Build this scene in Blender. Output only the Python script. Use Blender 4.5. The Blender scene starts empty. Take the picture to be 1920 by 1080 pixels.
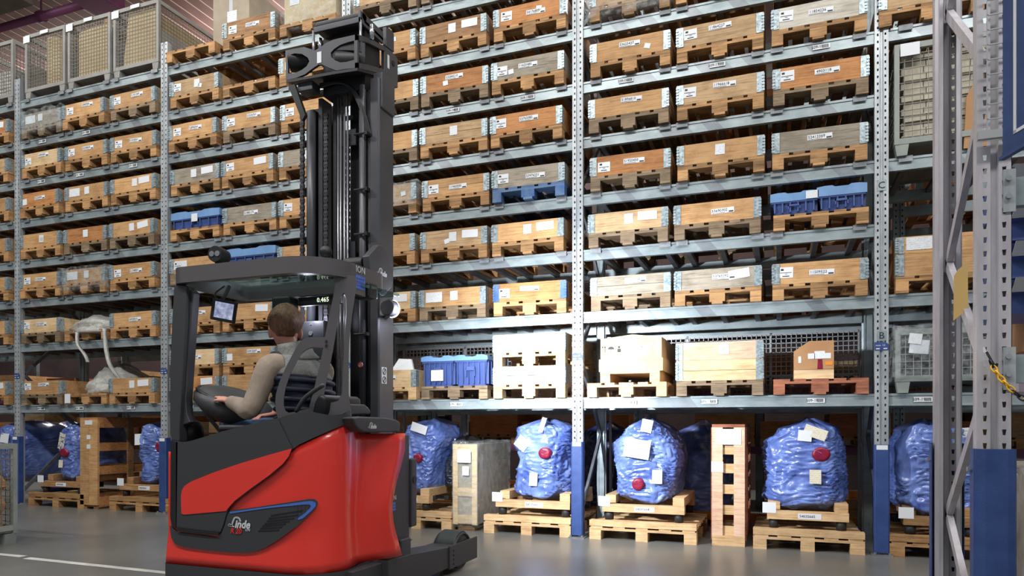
import bpy, bmesh, math, random
from mathutils import Vector, Matrix, noise
R = random.Random(7)
SC = bpy.context.scene
COL = SC.collection
PI = math.pi
def srgb(r, g, b):
    f = lambda c: (c / 255 / 12.92) if c / 255 <= 0.04045 else ((c / 255 + 0.055) / 1.055) ** 2.4
    return (f(r), f(g), f(b), 1.0)

# ------------------------------------------------------------------ camera, world, light
TH = math.radians(20.68); F = 1325.0; CZ = 1.178; HOR = 794.0
cam = bpy.data.cameras.new('camera'); cam.sensor_width = 36; cam.lens = F / 1920 * 36
cam.shift_y = (HOR - 540) / 1920; cam.clip_end = 200
camo = bpy.data.objects.new('camera', cam); COL.objects.link(camo)
camo.location = (0, 0, CZ); camo.rotation_euler = (PI / 2, 0, TH)
SC.camera = camo
SC.view_settings.view_transform = 'Standard'; SC.view_settings.look = 'None'
SC.view_settings.exposure = -0.15; SC.view_settings.gamma = 1.0; SC.view_settings.use_curve_mapping = False
SC.cycles.max_bounces = 7; SC.cycles.diffuse_bounces = 3; SC.cycles.glossy_bounces = 3; SC.cycles.transparent_max_bounces = 12; SC.cycles.caustics_reflective = False; SC.cycles.caustics_refractive = False
wd = bpy.data.worlds.new('world'); SC.world = wd; wd.use_nodes = True
wd.node_tree.nodes['Background'].inputs[0].default_value = (0.86, 0.93, 1.0, 1)
wd.node_tree.nodes['Background'].inputs[1].default_value = 0.36
def area(name, loc, rot, sx, sy, power, col=(1, 1, 1)):
    l = bpy.data.lights.new(name, 'AREA'); l.shape = 'RECTANGLE'; l.size = sx; l.size_y = sy; l.energy = power; l.color = col
    o = bpy.data.objects.new(name, l); COL.objects.link(o); o.location = loc; o.rotation_euler = rot
    return o
for i, lx in enumerate((-11, -6, -1, 4)):
    area('unseen_aisle_light', (lx, 4.9, 8.3), (math.radians(14), 0, 0), 3.6, 0.35, 105, (1, 0.985, 0.95))  # unseen area lights, added to illuminate the rack fronts
for i, lx in enumerate((-9, -3, 3)):
    area('unseen_hall_light', (lx, 0.2, 8.3), (math.radians(22), 0, 0), 4.0, 0.5, 370, (1, 0.985, 0.96))  # unseen too, added farther back for even frontal light

for i, lx in enumerate((-14.5, -9, -3)):
    area('rear_fill_light', (lx, 11.3, 8.2), (0, 0, 0), 4.0, 0.4, 380, (1, 0.985, 0.95))  # unseen fill, added to brighten what shows behind the rack
    area('ceiling_fill_light', (lx, 11.3, 8.0), (PI, 0, 0), 4.0, 0.4, 90, (1, 0.97, 0.93))  # unseen upward fill, added to brighten the ceiling panels
# ------------------------------------------------------------------ pixel rays (photo frame 1920x1080) for measuring
FW = Vector((-math.sin(TH), math.cos(TH), 0)); RT = Vector((math.cos(TH), math.sin(TH), 0)); UP = Vector((0, 0, 1)); C0 = Vector((0, 0, CZ))
def ray(x, y): return FW + RT * ((x - 960) / F) + UP * ((HOR - y) / F)
def onY(x, y, Y): d = ray(x, y); return C0 + d * (Y / d.y)
def onX(x, y, X): d = ray(x, y); return C0 + d * (X / d.x)
def onZ(x, y, Z): d = ray(x, y); return C0 + d * ((Z - CZ) / d.z)
def onP(x, y, p, n): d = ray(x, y); return C0 + d * ((Vector(p) - C0).dot(n) / d.dot(n))

# ------------------------------------------------------------------ materials
MATS = {}
def nodemat(name):
    m = bpy.data.materials.new(name); m.use_nodes = True
    nt = m.node_tree; b = nt.nodes['Principled BSDF']
    MATS[name] = m
    return m, nt, b
def N(nt, t, **kw):
    n = nt.nodes.new(t)
    for k, v in kw.items(): setattr(n, k, v)
    return n
def objcoord(nt, scale, rnd=True):
    tc = N(nt, 'ShaderNodeTexCoord'); mp = N(nt, 'ShaderNodeMapping'); mp.inputs['Scale'].default_value = scale
    if rnd:
        oi = N(nt, 'ShaderNodeObjectInfo'); mul = N(nt, 'ShaderNodeMath', operation='MULTIPLY'); mul.inputs[1].default_value = 37.0
        nt.links.new(oi.outputs['Random'], mul.inputs[0])
        ad = N(nt, 'ShaderNodeVectorMath', operation='ADD')
        nt.links.new(tc.outputs['Object'], ad.inputs[0]); nt.links.new(mul.outputs[0], ad.inputs[1])
        nt.links.new(ad.outputs[0], mp.inputs[0]); return mp.outputs[0], oi
    nt.links.new(tc.outputs['Object'], mp.inputs[0]); return mp.outputs[0], None
def ramp(nt, fac, stops):
    r = N(nt, 'ShaderNodeValToRGB')
    while len(r.color_ramp.elements) < len(stops): r.color_ramp.elements.new(0.5)
    for e, (p, c) in zip(r.color_ramp.elements, stops): e.position = p; e.color = c
    nt.links.new(fac, r.inputs[0]); return r.outputs[0]
def noisetex(nt, vec, scale, detail=5, rough=0.6):
    n = N(nt, 'ShaderNodeTexNoise'); n.inputs['Scale'].default_value = scale; n.inputs['Detail'].default_value = detail
    n.inputs['Roughness'].default_value = rough
    if vec: nt.links.new(vec, n.inputs['Vector'])
    return n.outputs[0]
def bump(nt, b, h, strength, dist=0.01):
    bp = N(nt, 'ShaderNodeBump'); bp.inputs['Strength'].default_value = strength; bp.inputs['Distance'].default_value = dist
    nt.links.new(h, bp.inputs['Height']); nt.links.new(bp.outputs[0], b.inputs['Normal'])
def mat(name, c, rough=0.5, metal=0.0, c2=None, scale=8.0, vary=0.0, stretch=(1, 1, 1), bmp=0.0, bscale=60, spec=0.5, lo=0.35, hi=0.65, coat=0.0):
    m, nt, b = nodemat(name)
    b.inputs['Roughness'].default_value = rough; b.inputs['Metallic'].default_value = metal
    b.inputs['Specular IOR Level'].default_value = spec; b.inputs['Coat Weight'].default_value = coat
    if c2 is None and vary == 0:
        b.inputs['Base Color'].default_value = c
    else:
        v, oi = objcoord(nt, stretch)
        col = ramp(nt, noisetex(nt, v, scale), [(lo, c), (hi, c2 or c)])
        if vary:
            hs = N(nt, 'ShaderNodeHueSaturation'); mr = N(nt, 'ShaderNodeMapRange')
            mr.inputs[3].default_value = 1 - vary; mr.inputs[4].default_value = 1 + vary
            nt.links.new(oi.outputs['Random'], mr.inputs[0]); nt.links.new(mr.outputs[0], hs.inputs['Value'])
            nt.links.new(col, hs.inputs['Color']); col = hs.outputs[0]
        nt.links.new(col, b.inputs['Base Color'])
    if bmp:
        v2, _ = objcoord(nt, stretch); bump(nt, b, noisetex(nt, v2, bscale), bmp)
    return m
def wood(name, light, dark, vary=0.14, stain=None):
    m, nt, b = nodemat(name)
    b.inputs['Roughness'].default_value = 0.62; b.inputs['Specular IOR Level'].default_value = 0.3
    v, oi = objcoord(nt, (1.2, 9, 22)); n1 = noisetex(nt, v, 3.2, 7, 0.65)
    col = ramp(nt, n1, [(0.32, dark), (0.5, light), (0.72, tuple(min(1, c * 1.12) for c in light[:3]) + (1,))])
    v2, _ = objcoord(nt, (1, 1, 1.6)); n2 = noisetex(nt, v2, 5.5, 4)
    mx = N(nt, 'ShaderNodeMixRGB', blend_type='MULTIPLY'); mx.inputs[0].default_value = 0.75
    st = stain or tuple(0.55 + 0.3 * c for c in light[:3]) + (1,)
    nt.links.new(col, mx.inputs[1]); nt.links.new(ramp(nt, n2, [(0.34, st), (0.56, (1, 1, 1, 1))]), mx.inputs[2])
    hs = N(nt, 'ShaderNodeHueSaturation'); mr = N(nt, 'ShaderNodeMapRange')
    mr.inputs[3].default_value = 1 - vary; mr.inputs[4].default_value = 1 + vary
    nt.links.new(oi.outputs['Random'], mr.inputs[0]); nt.links.new(mr.outputs[0], hs.inputs['Value'])
    nt.links.new(mx.outputs[0], hs.inputs['Color']); nt.links.new(hs.outputs[0], b.inputs['Base Color'])
    bump(nt, b, n1, 0.25, 0.006)
    return m
W = {
 'honey': wood('wood_honey', srgb(198, 157, 110), srgb(168, 124, 78)),
 'orange': wood('wood_orange', srgb(190, 134, 84), srgb(150, 98, 58)),
 'brown': wood('wood_brown', srgb(164, 126, 88), srgb(118, 86, 58)),
 'grey': wood('wood_grey', srgb(164, 154, 138), srgb(122, 113, 100)),
 'tan': wood('wood_tan', srgb(188, 158, 120), srgb(150, 122, 90)),
 'pale': wood('wood_pale', srgb(220, 192, 150), srgb(198, 162, 116)),
 'white': wood('wood_white', srgb(196, 190, 178), srgb(158, 150, 138)),
 'pallet': wood('wood_pallet', srgb(178, 138, 94), srgb(118, 88, 58), 0.34),
 'pallet_new': wood('wood_pallet_new', srgb(216, 182, 138), srgb(190, 150, 104), 0.1),
 'pallet_grey': wood('wood_pallet_grey', srgb(142, 122, 98), srgb(96, 80, 62), 0.25),
 'pallet_blue': mat('blue_painted_wood', srgb(52, 92, 150), 0.6, c2=srgb(92, 120, 150), vary=0.15),
 'redwood': wood('wood_red', srgb(170, 110, 84), srgb(128, 74, 56)),
}
galv = mat('galvanised_steel', srgb(136, 149, 153), 0.36, 0.28, c2=srgb(170, 182, 185), scale=5, vary=0.06, stretch=(1, 2, 2), lo=0.3, hi=0.7)
def patches(m):
    # old adhesive residue: slanted darker patches along the beam
    nt = m.node_tree; b = nt.nodes['Principled BSDF']; src = b.inputs['Base Color'].links[0].from_socket
    v, _ = objcoord(nt, (1, 1, 1)); sp = N(nt, 'ShaderNodeSeparateXYZ'); nt.links.new(v, sp.inputs[0])
    q = N(nt, 'ShaderNodeMath', operation='MULTIPLY_ADD'); q.inputs[1].default_value = 0.8; nt.links.new(sp.outputs[2], q.inputs[0]); nt.links.new(sp.outputs[0], q.inputs[2])
    k = N(nt, 'ShaderNodeMath', operation='MULTIPLY'); k.inputs[1].default_value = 7.0; nt.links.new(q.outputs[0], k.inputs[0])
    f = N(nt, 'ShaderNodeMath', operation='FLOOR'); nt.links.new(k.outputs[0], f.inputs[0])
    w = N(nt, 'ShaderNodeTexWhiteNoise', noise_dimensions='1D'); nt.links.new(f.outputs[0], w.inputs['W'])
    mx = N(nt, 'ShaderNodeMixRGB', blend_type='MULTIPLY'); mx.inputs[2].default_value = (0.76, 0.72, 0.75, 1)
    g = N(nt, 'ShaderNodeMath', operation='GREATER_THAN'); g.inputs[1].default_value = 0.76; nt.links.new(w.outputs[0], g.inputs[0])
    nt.links.new(g.outputs[0], mx.inputs[0]); nt.links.new(src, mx.inputs[1]); nt.links.new(mx.outputs[0], b.inputs['Base Color'])
galv_beam = mat('galvanised_beam', srgb(136, 149, 153), 0.34, 0.28, c2=srgb(170, 182, 185), scale=5, vary=0.06, stretch=(1, 2, 2), lo=0.3, hi=0.7)
patches(galv_beam)
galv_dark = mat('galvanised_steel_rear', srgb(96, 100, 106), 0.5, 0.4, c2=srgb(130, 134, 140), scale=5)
post_m = mat('upright_steel', srgb(158, 164, 168), 0.4, 0.35, c2=srgb(190, 195, 198), scale=4, stretch=(4, 4, 0.8))
near_m = mat('near_upright_steel', srgb(180, 177, 183), 0.42, 0.25, c2=srgb(204, 201, 206), scale=4, stretch=(4, 4, 0.8))
hinge_m = mat('hinge_steel', srgb(128, 144, 150), 0.36, 0.45, c2=srgb(188, 202, 206), scale=34)
bracket_m = mat('bracket_steel', srgb(116, 120, 124), 0.5, 0.3, c2=srgb(150, 154, 158), scale=9, vary=0.15)
guard_m = mat('guard_blue', srgb(42, 66, 122), 0.5, c2=srgb(54, 80, 136), scale=7, bmp=0.15, bscale=160)
concrete = mat('floor_concrete', srgb(104, 105, 102), 0.3, c2=srgb(122, 122, 118), scale=0.7, bmp=0.05, bscale=6, spec=0.4)
white_line = mat('line_paint', srgb(214, 214, 210), 0.5, c2=srgb(186, 186, 182), scale=6)
red_m = mat('truck_red', srgb(236, 56, 46), 0.3, coat=0.3)
black_m = mat('truck_charcoal', srgb(58, 59, 62), 0.5, bmp=0.06, bscale=500)
dark_m = mat('truck_black', srgb(26, 26, 29), 0.5)
mast_m = mat('mast_steel', srgb(72, 73, 78), 0.4, 0.35, c2=srgb(84, 85, 90), scale=3)
guardframe_m = mat('guard_frame', srgb(98, 95, 97), 0.34, 0.25)
chrome = mat('chrome', srgb(200, 204, 210), 0.22, 0.9)
rod_m = mat('lift_rod', srgb(150, 151, 158), 0.28, 0.6)
rubber = mat('rubber', srgb(30, 31, 33), 0.6, c2=srgb(42, 43, 45), scale=20)
tyre_m = mat('tyre', srgb(44, 54, 54), 0.55, c2=srgb(60, 68, 68), scale=12)
blue_stripe = mat('stripe_blue', srgb(78, 116, 204), 0.4)
logo_w = mat('print_silver', srgb(214, 216, 220), 0.4)
logo_r = mat('print_red', srgb(226, 48, 44), 0.4)
ink = mat('print_ink', srgb(34, 34, 38), 0.6)
lens_m = mat('lamp_lens', srgb(150, 150, 156), 0.12, 0.5)
navy = mat('vest_navy', srgb(34, 38, 58), 0.6, c2=srgb(44, 50, 72), scale=8, bmp=0.4, bscale=14)
fleece = mat('fleece_grey', srgb(142, 144, 140), 0.9, c2=srgb(118, 120, 118), scale=90, bmp=0.4, bscale=220)
sweater = mat('sweater_taupe', srgb(164, 148, 134), 0.9, c2=srgb(148, 134, 120), scale=14, bmp=0.3, bscale=30)
jeans = mat('jeans', srgb(62, 84, 120), 0.85, c2=srgb(74, 98, 134), scale=40)
skin = mat('skin', srgb(216, 158, 138), 0.5, c2=srgb(206, 138, 120), scale=9)
hair_m = mat('hair_brown', srgb(156, 112, 82), 0.42, c2=srgb(96, 64, 48), scale=16, stretch=(5, 5, 0.8), bmp=0.7, bscale=26)
cage_m = mat('cage_grey', srgb(150, 148, 144), 0.5, c2=srgb(134, 132, 128), scale=6)
cage_g = mat('cage_green_grey', srgb(150, 156, 150), 0.5, c2=srgb(134, 142, 138), scale=6)
wire_m = mat('wire_steel', srgb(172, 174, 176), 0.45, 0.3)
wire_d = mat('wire_dark', srgb(120, 118, 112), 0.5, 0.2)
card = mat('cardboard', srgb(186, 142, 100), 0.8, c2=srgb(172, 128, 88), scale=3, vary=0.05)
card_l = mat('cardboard_beige', srgb(206, 186, 148), 0.8, c2=srgb(190, 168, 130), scale=4, vary=0.05)
card_g = mat('cardboard_grey', srgb(176, 164, 144), 0.75, c2=srgb(160, 148, 130), scale=4)
brick_m = mat('beige_blocks', srgb(204, 196, 178), 0.85, c2=srgb(186, 178, 160), scale=12, vary=0.05)
tote_l = mat('tote_lid_blue', srgb(120, 160, 206), 0.4, c2=srgb(102, 142, 190), scale=4)
tote_d = mat('tote_blue', srgb(60, 80, 138), 0.4, c2=srgb(72, 92, 150), scale=4)
red_cap = mat('red_cap', srgb(146, 24, 56), 0.35, c2=srgb(112, 14, 50), scale=26, bmp=0.5, bscale=30)
yellow = mat('chain_yellow', srgb(240, 184, 30), 0.4)
orange_beam = mat('beam_orange', srgb(232, 140, 40), 0.5)
ceil_m = mat('ceiling_panel', srgb(120, 88, 80), 0.7, c2=srgb(106, 76, 70), scale=1.5, vary=0.05)
ceil_j = mat('ceiling_joint', srgb(206, 176, 166), 0.7)
pipe_m = mat('pipe_purple', srgb(120, 66, 104), 0.45)
conc_d = mat('beam_concrete', srgb(120, 114, 106), 0.8, c2=srgb(104, 98, 92), scale=3)
wall_m = mat('rear_wall', srgb(84, 66, 64), 0.9, c2=srgb(64, 52, 54), scale=1.2)
bluepanel = mat('sign_blue', srgb(36, 62, 110), 0.5, c2=srgb(44, 72, 122), scale=8)
tape = mat('tape', srgb(196, 200, 204), 0.3)
def film(name, tint, alpha, rough=0.12):
    m, nt, b = nodemat(name)
    out = nt.nodes['Material Output']
    v, _ = objcoord(nt, (1, 1, 1)); n = noisetex(nt, v, 11, 6, 0.7)
    tr = N(nt, 'ShaderNodeBsdfTransparent'); tr.inputs[0].default_value = (0.93, 0.95, 0.96, 1)
    b.inputs['Base Color'].default_value = tint; b.inputs['Roughness'].default_value = rough
    bump(nt, b, n, 0.9, 0.03)
    mx = N(nt, 'ShaderNodeMixShader'); mr = N(nt, 'ShaderNodeMapRange')
    mr.inputs[1].default_value = 0.42; mr.inputs[2].default_value = 0.68; mr.inputs[3].default_value = alpha; mr.inputs[4].default_value = min(1, alpha + 0.32)
    nt.links.new(n, mr.inputs[0]); nt.links.new(mr.outputs[0], mx.inputs[0])
    nt.links.new(tr.outputs[0], mx.inputs[1]); nt.links.new(b.outputs[0], mx.inputs[2]); nt.links.new(mx.outputs[0], out.inputs[0])
    return m
wrap_m = film('stretch_wrap', srgb(214, 220, 222), 0.05)
wrap_w = film('milky_wrap', srgb(214, 214, 208), 0.62)
bagclear = film('clear_bag', srgb(196, 206, 224), 0.15)
def bagmat(name, c, c2):
    m, nt, b = nodemat(name)
    v, _ = objcoord(nt, (1, 1, 1)); n = noisetex(nt, v, 3.5, 4, 0.6)
    wv = N(nt, 'ShaderNodeVectorMath', operation='MULTIPLY_ADD'); nz = N(nt, 'ShaderNodeTexNoise'); nz.inputs['Scale'].default_value = 2.2; nt.links.new(v, nz.inputs['Vector'])
    nt.links.new(nz.outputs[1], wv.inputs[0]); wv.inputs[1].default_value = (0.5, 0.5, 0.5); nt.links.new(v, wv.inputs[2])
    hs = []
    for sc, mp_ in ((2.0, (2.2, 2.2, 0.9)), (2.4, (1.7, 1.4, 1.1))):
        mm = N(nt, 'ShaderNodeMapping'); mm.inputs['Scale'].default_value = mp_; mm.inputs['Rotation'].default_value = (0.3, 0.5 * sc, 0.2); nt.links.new(wv.outputs[0], mm.inputs[0])
        r = N(nt, 'ShaderNodeTexNoise', noise_type='RIDGED_MULTIFRACTAL'); r.inputs['Scale'].default_value = sc; r.inputs['Detail'].default_value = 3; nt.links.new(mm.outputs[0], r.inputs['Vector']); hs.append(r.outputs[0])
    ad = N(nt, 'ShaderNodeMath', operation='ADD'); nt.links.new(hs[0], ad.inputs[0]); nt.links.new(hs[1], ad.inputs[1])
    nt.links.new(ramp(nt, n, [(0.32, c2), (0.55, c), (0.74, tuple(min(1, x * 1.35 + 0.06) for x in c[:3]) + (1,))]), b.inputs['Base Color'])
    b.inputs['Roughness'].default_value = 0.3; b.inputs['Specular IOR Level'].default_value = 0.6; b.inputs['Coat Weight'].default_value = 0.7; b.inputs['Coat Roughness'].default_value = 0.12
    bump(nt, b, ad.outputs[0], 0.36, 0.03)
    return m
bag_m = bagmat('blue_bag_film', srgb(114, 138, 206), srgb(70, 94, 168))
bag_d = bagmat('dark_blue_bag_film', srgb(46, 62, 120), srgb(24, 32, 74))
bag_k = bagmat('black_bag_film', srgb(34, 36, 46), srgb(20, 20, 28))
def papermat(name, c, lines=True):
    m, nt, b = nodemat(name); b.inputs['Roughness'].default_value = 0.6
    tc = N(nt, 'ShaderNodeTexCoord'); oi = N(nt, 'ShaderNodeObjectInfo')
    br = N(nt, 'ShaderNodeTexBrick'); br.inputs['Scale'].default_value = 1.0; br.inputs['Mortar Size'].default_value = 0.03
    br.inputs['Brick Width'].default_value = 0.31; br.inputs['Row Height'].default_value = 0.14; br.inputs['Mortar Smooth'].default_value = 0
    br.inputs['Color1'].default_value = c; br.inputs['Color2'].default_value = c; br.inputs['Mortar'].default_value = c
    mp = N(nt, 'ShaderNodeMapping'); mp.inputs['Rotation'].default_value = (PI / 2, 0, 0)
    nt.links.new(tc.outputs['Generated'], mp.inputs[0])
    ns = noisetex(nt, mp.outputs[0], 1, 2)
    sp = N(nt, 'ShaderNodeSeparateXYZ'); nt.links.new(tc.outputs['Generated'], sp.inputs[0])
    # printed rows: thin dark rows broken by noise
    mul = N(nt, 'ShaderNodeMath', operation='MULTIPLY'); mul.inputs[1].default_value = 7.0; nt.links.new(sp.outputs[2], mul.inputs[0])
    fr = N(nt, 'ShaderNodeMath', operation='FRACT'); nt.links.new(mul.outputs[0], fr.inputs[0])
    lt = N(nt, 'ShaderNodeMath', operation='LESS_THAN'); lt.inputs[1].default_value = 0.36; nt.links.new(fr.outputs[0], lt.inputs[0])
    ad = N(nt, 'ShaderNodeVectorMath', operation='ADD'); mo = N(nt, 'ShaderNodeMath', operation='MULTIPLY'); mo.inputs[1].default_value = 19
    nt.links.new(oi.outputs['Random'], mo.inputs[0]); nt.links.new(tc.outputs['Generated'], ad.inputs[0]); nt.links.new(mo.outputs[0], ad.inputs[1])
    m2 = N(nt, 'ShaderNodeMapping'); m2.inputs['Scale'].default_value = (5, 0.1, 7); nt.links.new(ad.outputs[0], m2.inputs[0])
    nn = noisetex(nt, m2.outputs[0], 2.2, 2); gt = N(nt, 'ShaderNodeMath', operation='GREATER_THAN'); gt.inputs[1].default_value = 0.53; nt.links.new(nn, gt.inputs[0])
    an = N(nt, 'ShaderNodeMath', operation='MULTIPLY'); nt.links.new(lt.outputs[0], an.inputs[0]); nt.links.new(gt.outputs[0], an.inputs[1])
    a2 = N(nt, 'ShaderNodeMath', operation='MULTIPLY'); a2.inputs[1].default_value = 0.36; nt.links.new(an.outputs[0], a2.inputs[0])
    mx = N(nt, 'ShaderNodeMixRGB'); mx.inputs[1].default_value = c; mx.inputs[2].default_value = srgb(60, 62, 74)
    nt.links.new(a2.outputs[0], mx.inputs[0]); nt.links.new(mx.outputs[0], b.inputs['Base Color'])
    return m
paper = papermat('printed_paper', srgb(226, 230, 234))
paper_t = papermat('printed_tag', srgb(222, 214, 192))
paper_p = mat('plain_paper', srgb(228, 231, 235), 0.6)
def emit(name, c, s):
    m, nt, b = nodemat(name); b.inputs['Base Color'].default_value = c
    b.inputs['Emission Color'].default_value = c; b.inputs['Emission Strength'].default_value = s; return m
lamp_e = emit('lamp_glow', (0.92, 0.95, 1, 1), 6)
digit_e = emit('display_digits', (0.9, 1, 0.75, 1), 1.2)
def screenmat():
    m, nt, b = nodemat('screen_image'); v, _ = objcoord(nt, (1, 1, 1), False)
    col = ramp(nt, noisetex(nt, v, 26, 4), [(0.3, srgb(110, 120, 160)), (0.5, srgb(168, 176, 210)), (0.7, srgb(226, 230, 246))])
    b.inputs['Base Color'].default_value = (0.02, 0.02, 0.03, 1); nt.links.new(col, b.inputs['Emission Color']); b.inputs['Emission Strength'].default_value = 0.85
screenmat(); screen_m = MATS['screen_image']
def glassmat(name, tint, tr):
    m, nt, b = nodemat(name); out = nt.nodes['Material Output']
    t = N(nt, 'ShaderNodeBsdfTransparent'); t.inputs[0].default_value = tint
    g = N(nt, 'ShaderNodeBsdfGlossy'); g.inputs['Roughness'].default_value = 0.05; g.inputs[0].default_value = (0.8, 0.9, 0.88, 1)
    mx = N(nt, 'ShaderNodeMixShader'); mx.inputs[0].default_value = tr
    nt.links.new(t.outputs[0], mx.inputs[1]); nt.links.new(g.outputs[0], mx.inputs[2]); nt.links.new(mx.outputs[0], out.inputs[0]); return m
glass_m = glassmat('roof_glass', (0.72, 0.82, 0.79, 1), 0.25)

# ------------------------------------------------------------------ mesh building
def catmull(pts, n=6, closed=True):
    out = []; L = len(pts)
    for i in range(L if closed else L - 1):
        g = lambda k: Vector(pts[k % L]) if closed else Vector(pts[max(0, min(L - 1, k))])
        p0, p1, p2, p3 = g(i - 1), g(i), g(i + 1), g(i + 2)
        for k in range(n):
            t = k / n
            out.append(0.5 * ((2 * p1) + (p2 - p0) * t + (2 * p0 - 5 * p1 + 4 * p2 - p3) * t * t + (3 * p1 - p0 - 3 * p2 + p3) * t ** 3))
    if not closed: out.append(Vector(pts[-1]))
    return out
class MB:
    def __init__(s): s.v = []; s.f = []
    def add(s, vs, fs):
        o = len(s.v); s.v += [tuple(v) for v in vs]; s.f += [tuple(i + o for i in f) for f in fs]; return s
    def box(s, x0, x1, y0, y1, z0, z1):
        return s.add([(x0, y0, z0), (x1, y0, z0), (x1, y1, z0), (x0, y1, z0), (x0, y0, z1), (x1, y0, z1), (x1, y1, z1), (x0, y1, z1)],
                     [(0, 3, 2, 1), (4, 5, 6, 7), (0, 1, 5, 4), (1, 2, 6, 5), (2, 3, 7, 6), (3, 0, 4, 7)])
    def bar(s, a, b, w, h, up=(0, 0, 1)):
        a = Vector(a); b = Vector(b); d = (b - a).normalized(); u = Vector(up)
        if abs(d.dot(u)) > 0.98: u = Vector((0, 1, 0))
        r = d.cross(u).normalized(); u = r.cross(d).normalized()
        q = [r * sx * w / 2 + u * sz * h / 2 for sx, sz in ((-1, -1), (1, -1), (1, 1), (-1, 1))]
        return s.add([a + k for k in q] + [b + k for k in q], [(0, 1, 2, 3), (7, 6, 5, 4), (0, 4, 5, 1), (1, 5, 6, 2), (2, 6, 7, 3), (3, 7, 4, 0)])
    def loft(s, rings, caps=True, closed=True):
        n = len(rings[0]); vs = [p for r in rings for p in r]; fs = []
        for i in range(len(rings) - 1):
            for k in range(n if closed else n - 1):
                a = i * n + k; b = i * n + (k + 1) % n; fs.append((a, b, b + n, a + n))
        if caps and closed: fs.append(tuple(range(n))[::-1]); fs.append(tuple((len(rings) - 1) * n + k for k in range(n)))
        return s.add(vs, fs)
    def tube(s, pts, r, n=8, caps=True):
        pts = [Vector(p) for p in pts]; rr = r if isinstance(r, (list, tuple)) else [r] * len(pts); rings = []; pr = None
        for i, p in enumerate(pts):
            d = (pts[min(i + 1, len(pts) - 1)] - pts[max(i - 1, 0)]).normalized()
            u = pr if pr is not None else (Vector((0, 0, 1)) if abs(d.z) < 0.9 else Vector((1, 0, 0)))
            x = d.cross(u).normalized(); u = x.cross(d).normalized(); pr = u
            rings.append([p + (x * math.cos(2 * PI * k / n) + u * math.sin(2 * PI * k / n)) * rr[i] for k in range(n)])
        return s.loft(rings, caps)
    def cyl(s, a, b, r, n=16): return s.tube([a, b], r, n)
    def slab(s, pts, vec, holes=()):
        vec = Vector(vec); loops = [[Vector(p) for p in pts]] + [[Vector(p) for p in h] for h in holes]
        if not holes:
            n = len(pts); return s.add(loops[0] + [p + vec for p in loops[0]], [tuple(range(n)), tuple(range(2 * n - 1, n - 1, -1))] + [(i, n + i, n + (i + 1) % n, (i + 1) % n) for i in range(n)])
        bm = bmesh.new(); es = []
        for lp in loops:
            vs = [bm.verts.new(p) for p in lp]
            es += [bm.edges.new((vs[i], vs[(i + 1) % len(vs)])) for i in range(len(vs))]
        bmesh.ops.triangle_fill(bm, edges=es, use_beauty=True)
        bm.verts.index_update(); vs = [v.co.copy() for v in bm.verts]; fs = [tuple(v.index for v in f.verts) for f in bm.faces]; bm.free()
        m = len(vs); s.add(vs + [v + vec for v in vs], fs + [tuple(m + i for i in f[::-1]) for f in fs])
        for lp in loops:
            n = len(lp); s.add(lp + [p + vec for p in lp], [(i, n + i, n + (i + 1) % n, (i + 1) % n) for i in range(n)])
        return s
    def mesh(s, name, m, smooth=False):
        me = bpy.data.meshes.new(name); me.from_pydata(s.v, [], s.f)
        bm = bmesh.new(); bm.from_mesh(me); bmesh.ops.recalc_face_normals(bm, faces=bm.faces); bm.to_mesh(me); bm.free()
        if m: me.materials.append(m)
        if smooth:
            for p in me.polygons: p.use_smooth = True
        return me
    def build(s, name, m, parent=None, smooth=False, bevel=0, seg=2, auto=None):
        me = s.mesh(name, m, smooth or auto is not None or bevel > 0)
        o = place(name, me, parent, world=True)
        if bevel:
            b = o.modifiers.new('bevel', 'BEVEL'); b.width = bevel; b.segments = seg; b.limit_method = 'ANGLE'; b.angle_limit = 0.6
            w = o.modifiers.new('wn', 'WEIGHTED_NORMAL'); w.keep_sharp = True
        if auto is not None: me.set_sharp_from_angle(angle=auto)
        return o
def place(name, me, parent=None, loc=(0, 0, 0), rot=(0, 0, 0), world=False):
    o = bpy.data.objects.new(name, me); COL.objects.link(o)
    o.location = loc; o.rotation_euler = rot
    if parent:
        o.parent = parent
        if world and parent.parent is None and parent.type == 'EMPTY':
            o.matrix_parent_inverse = (Matrix.Translation(parent.location) @ parent.rotation_euler.to_matrix().to_4x4()).inverted()
    return o
def thing(name, label, cat, loc=(0, 0, 0), rz=0, group=None):
    o = bpy.data.objects.new(name, None); COL.objects.link(o); o.location = loc; o.rotation_euler = (0, 0, rz); o.empty_display_size = 0.1
    return tag(o, label, cat, group)
def tag(o, label, cat, group=None):
    o['label'] = label; o['category'] = cat
    if group: o['group'] = group
    return o
def struct(o): o['kind'] = 'structure'; return o
def text(body, size, m, parent, loc, rot=(PI / 2, 0, 0), name='lettering', world=False, ext=0.0006, align='CENTER', shear=0):
    c = bpy.data.curves.new(name, 'FONT'); c.body = body; c.size = size; c.align_x = align; c.align_y = 'CENTER'; c.extrude = ext; c.resolution_u = 2; c.shear = shear
    c.materials.append(m)
    o = place(name, c, parent, loc, rot, world); return o
CACHE = {}
def cached(key, fn):
    if key not in CACHE: CACHE[key] = fn()
    return CACHE[key]
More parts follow.
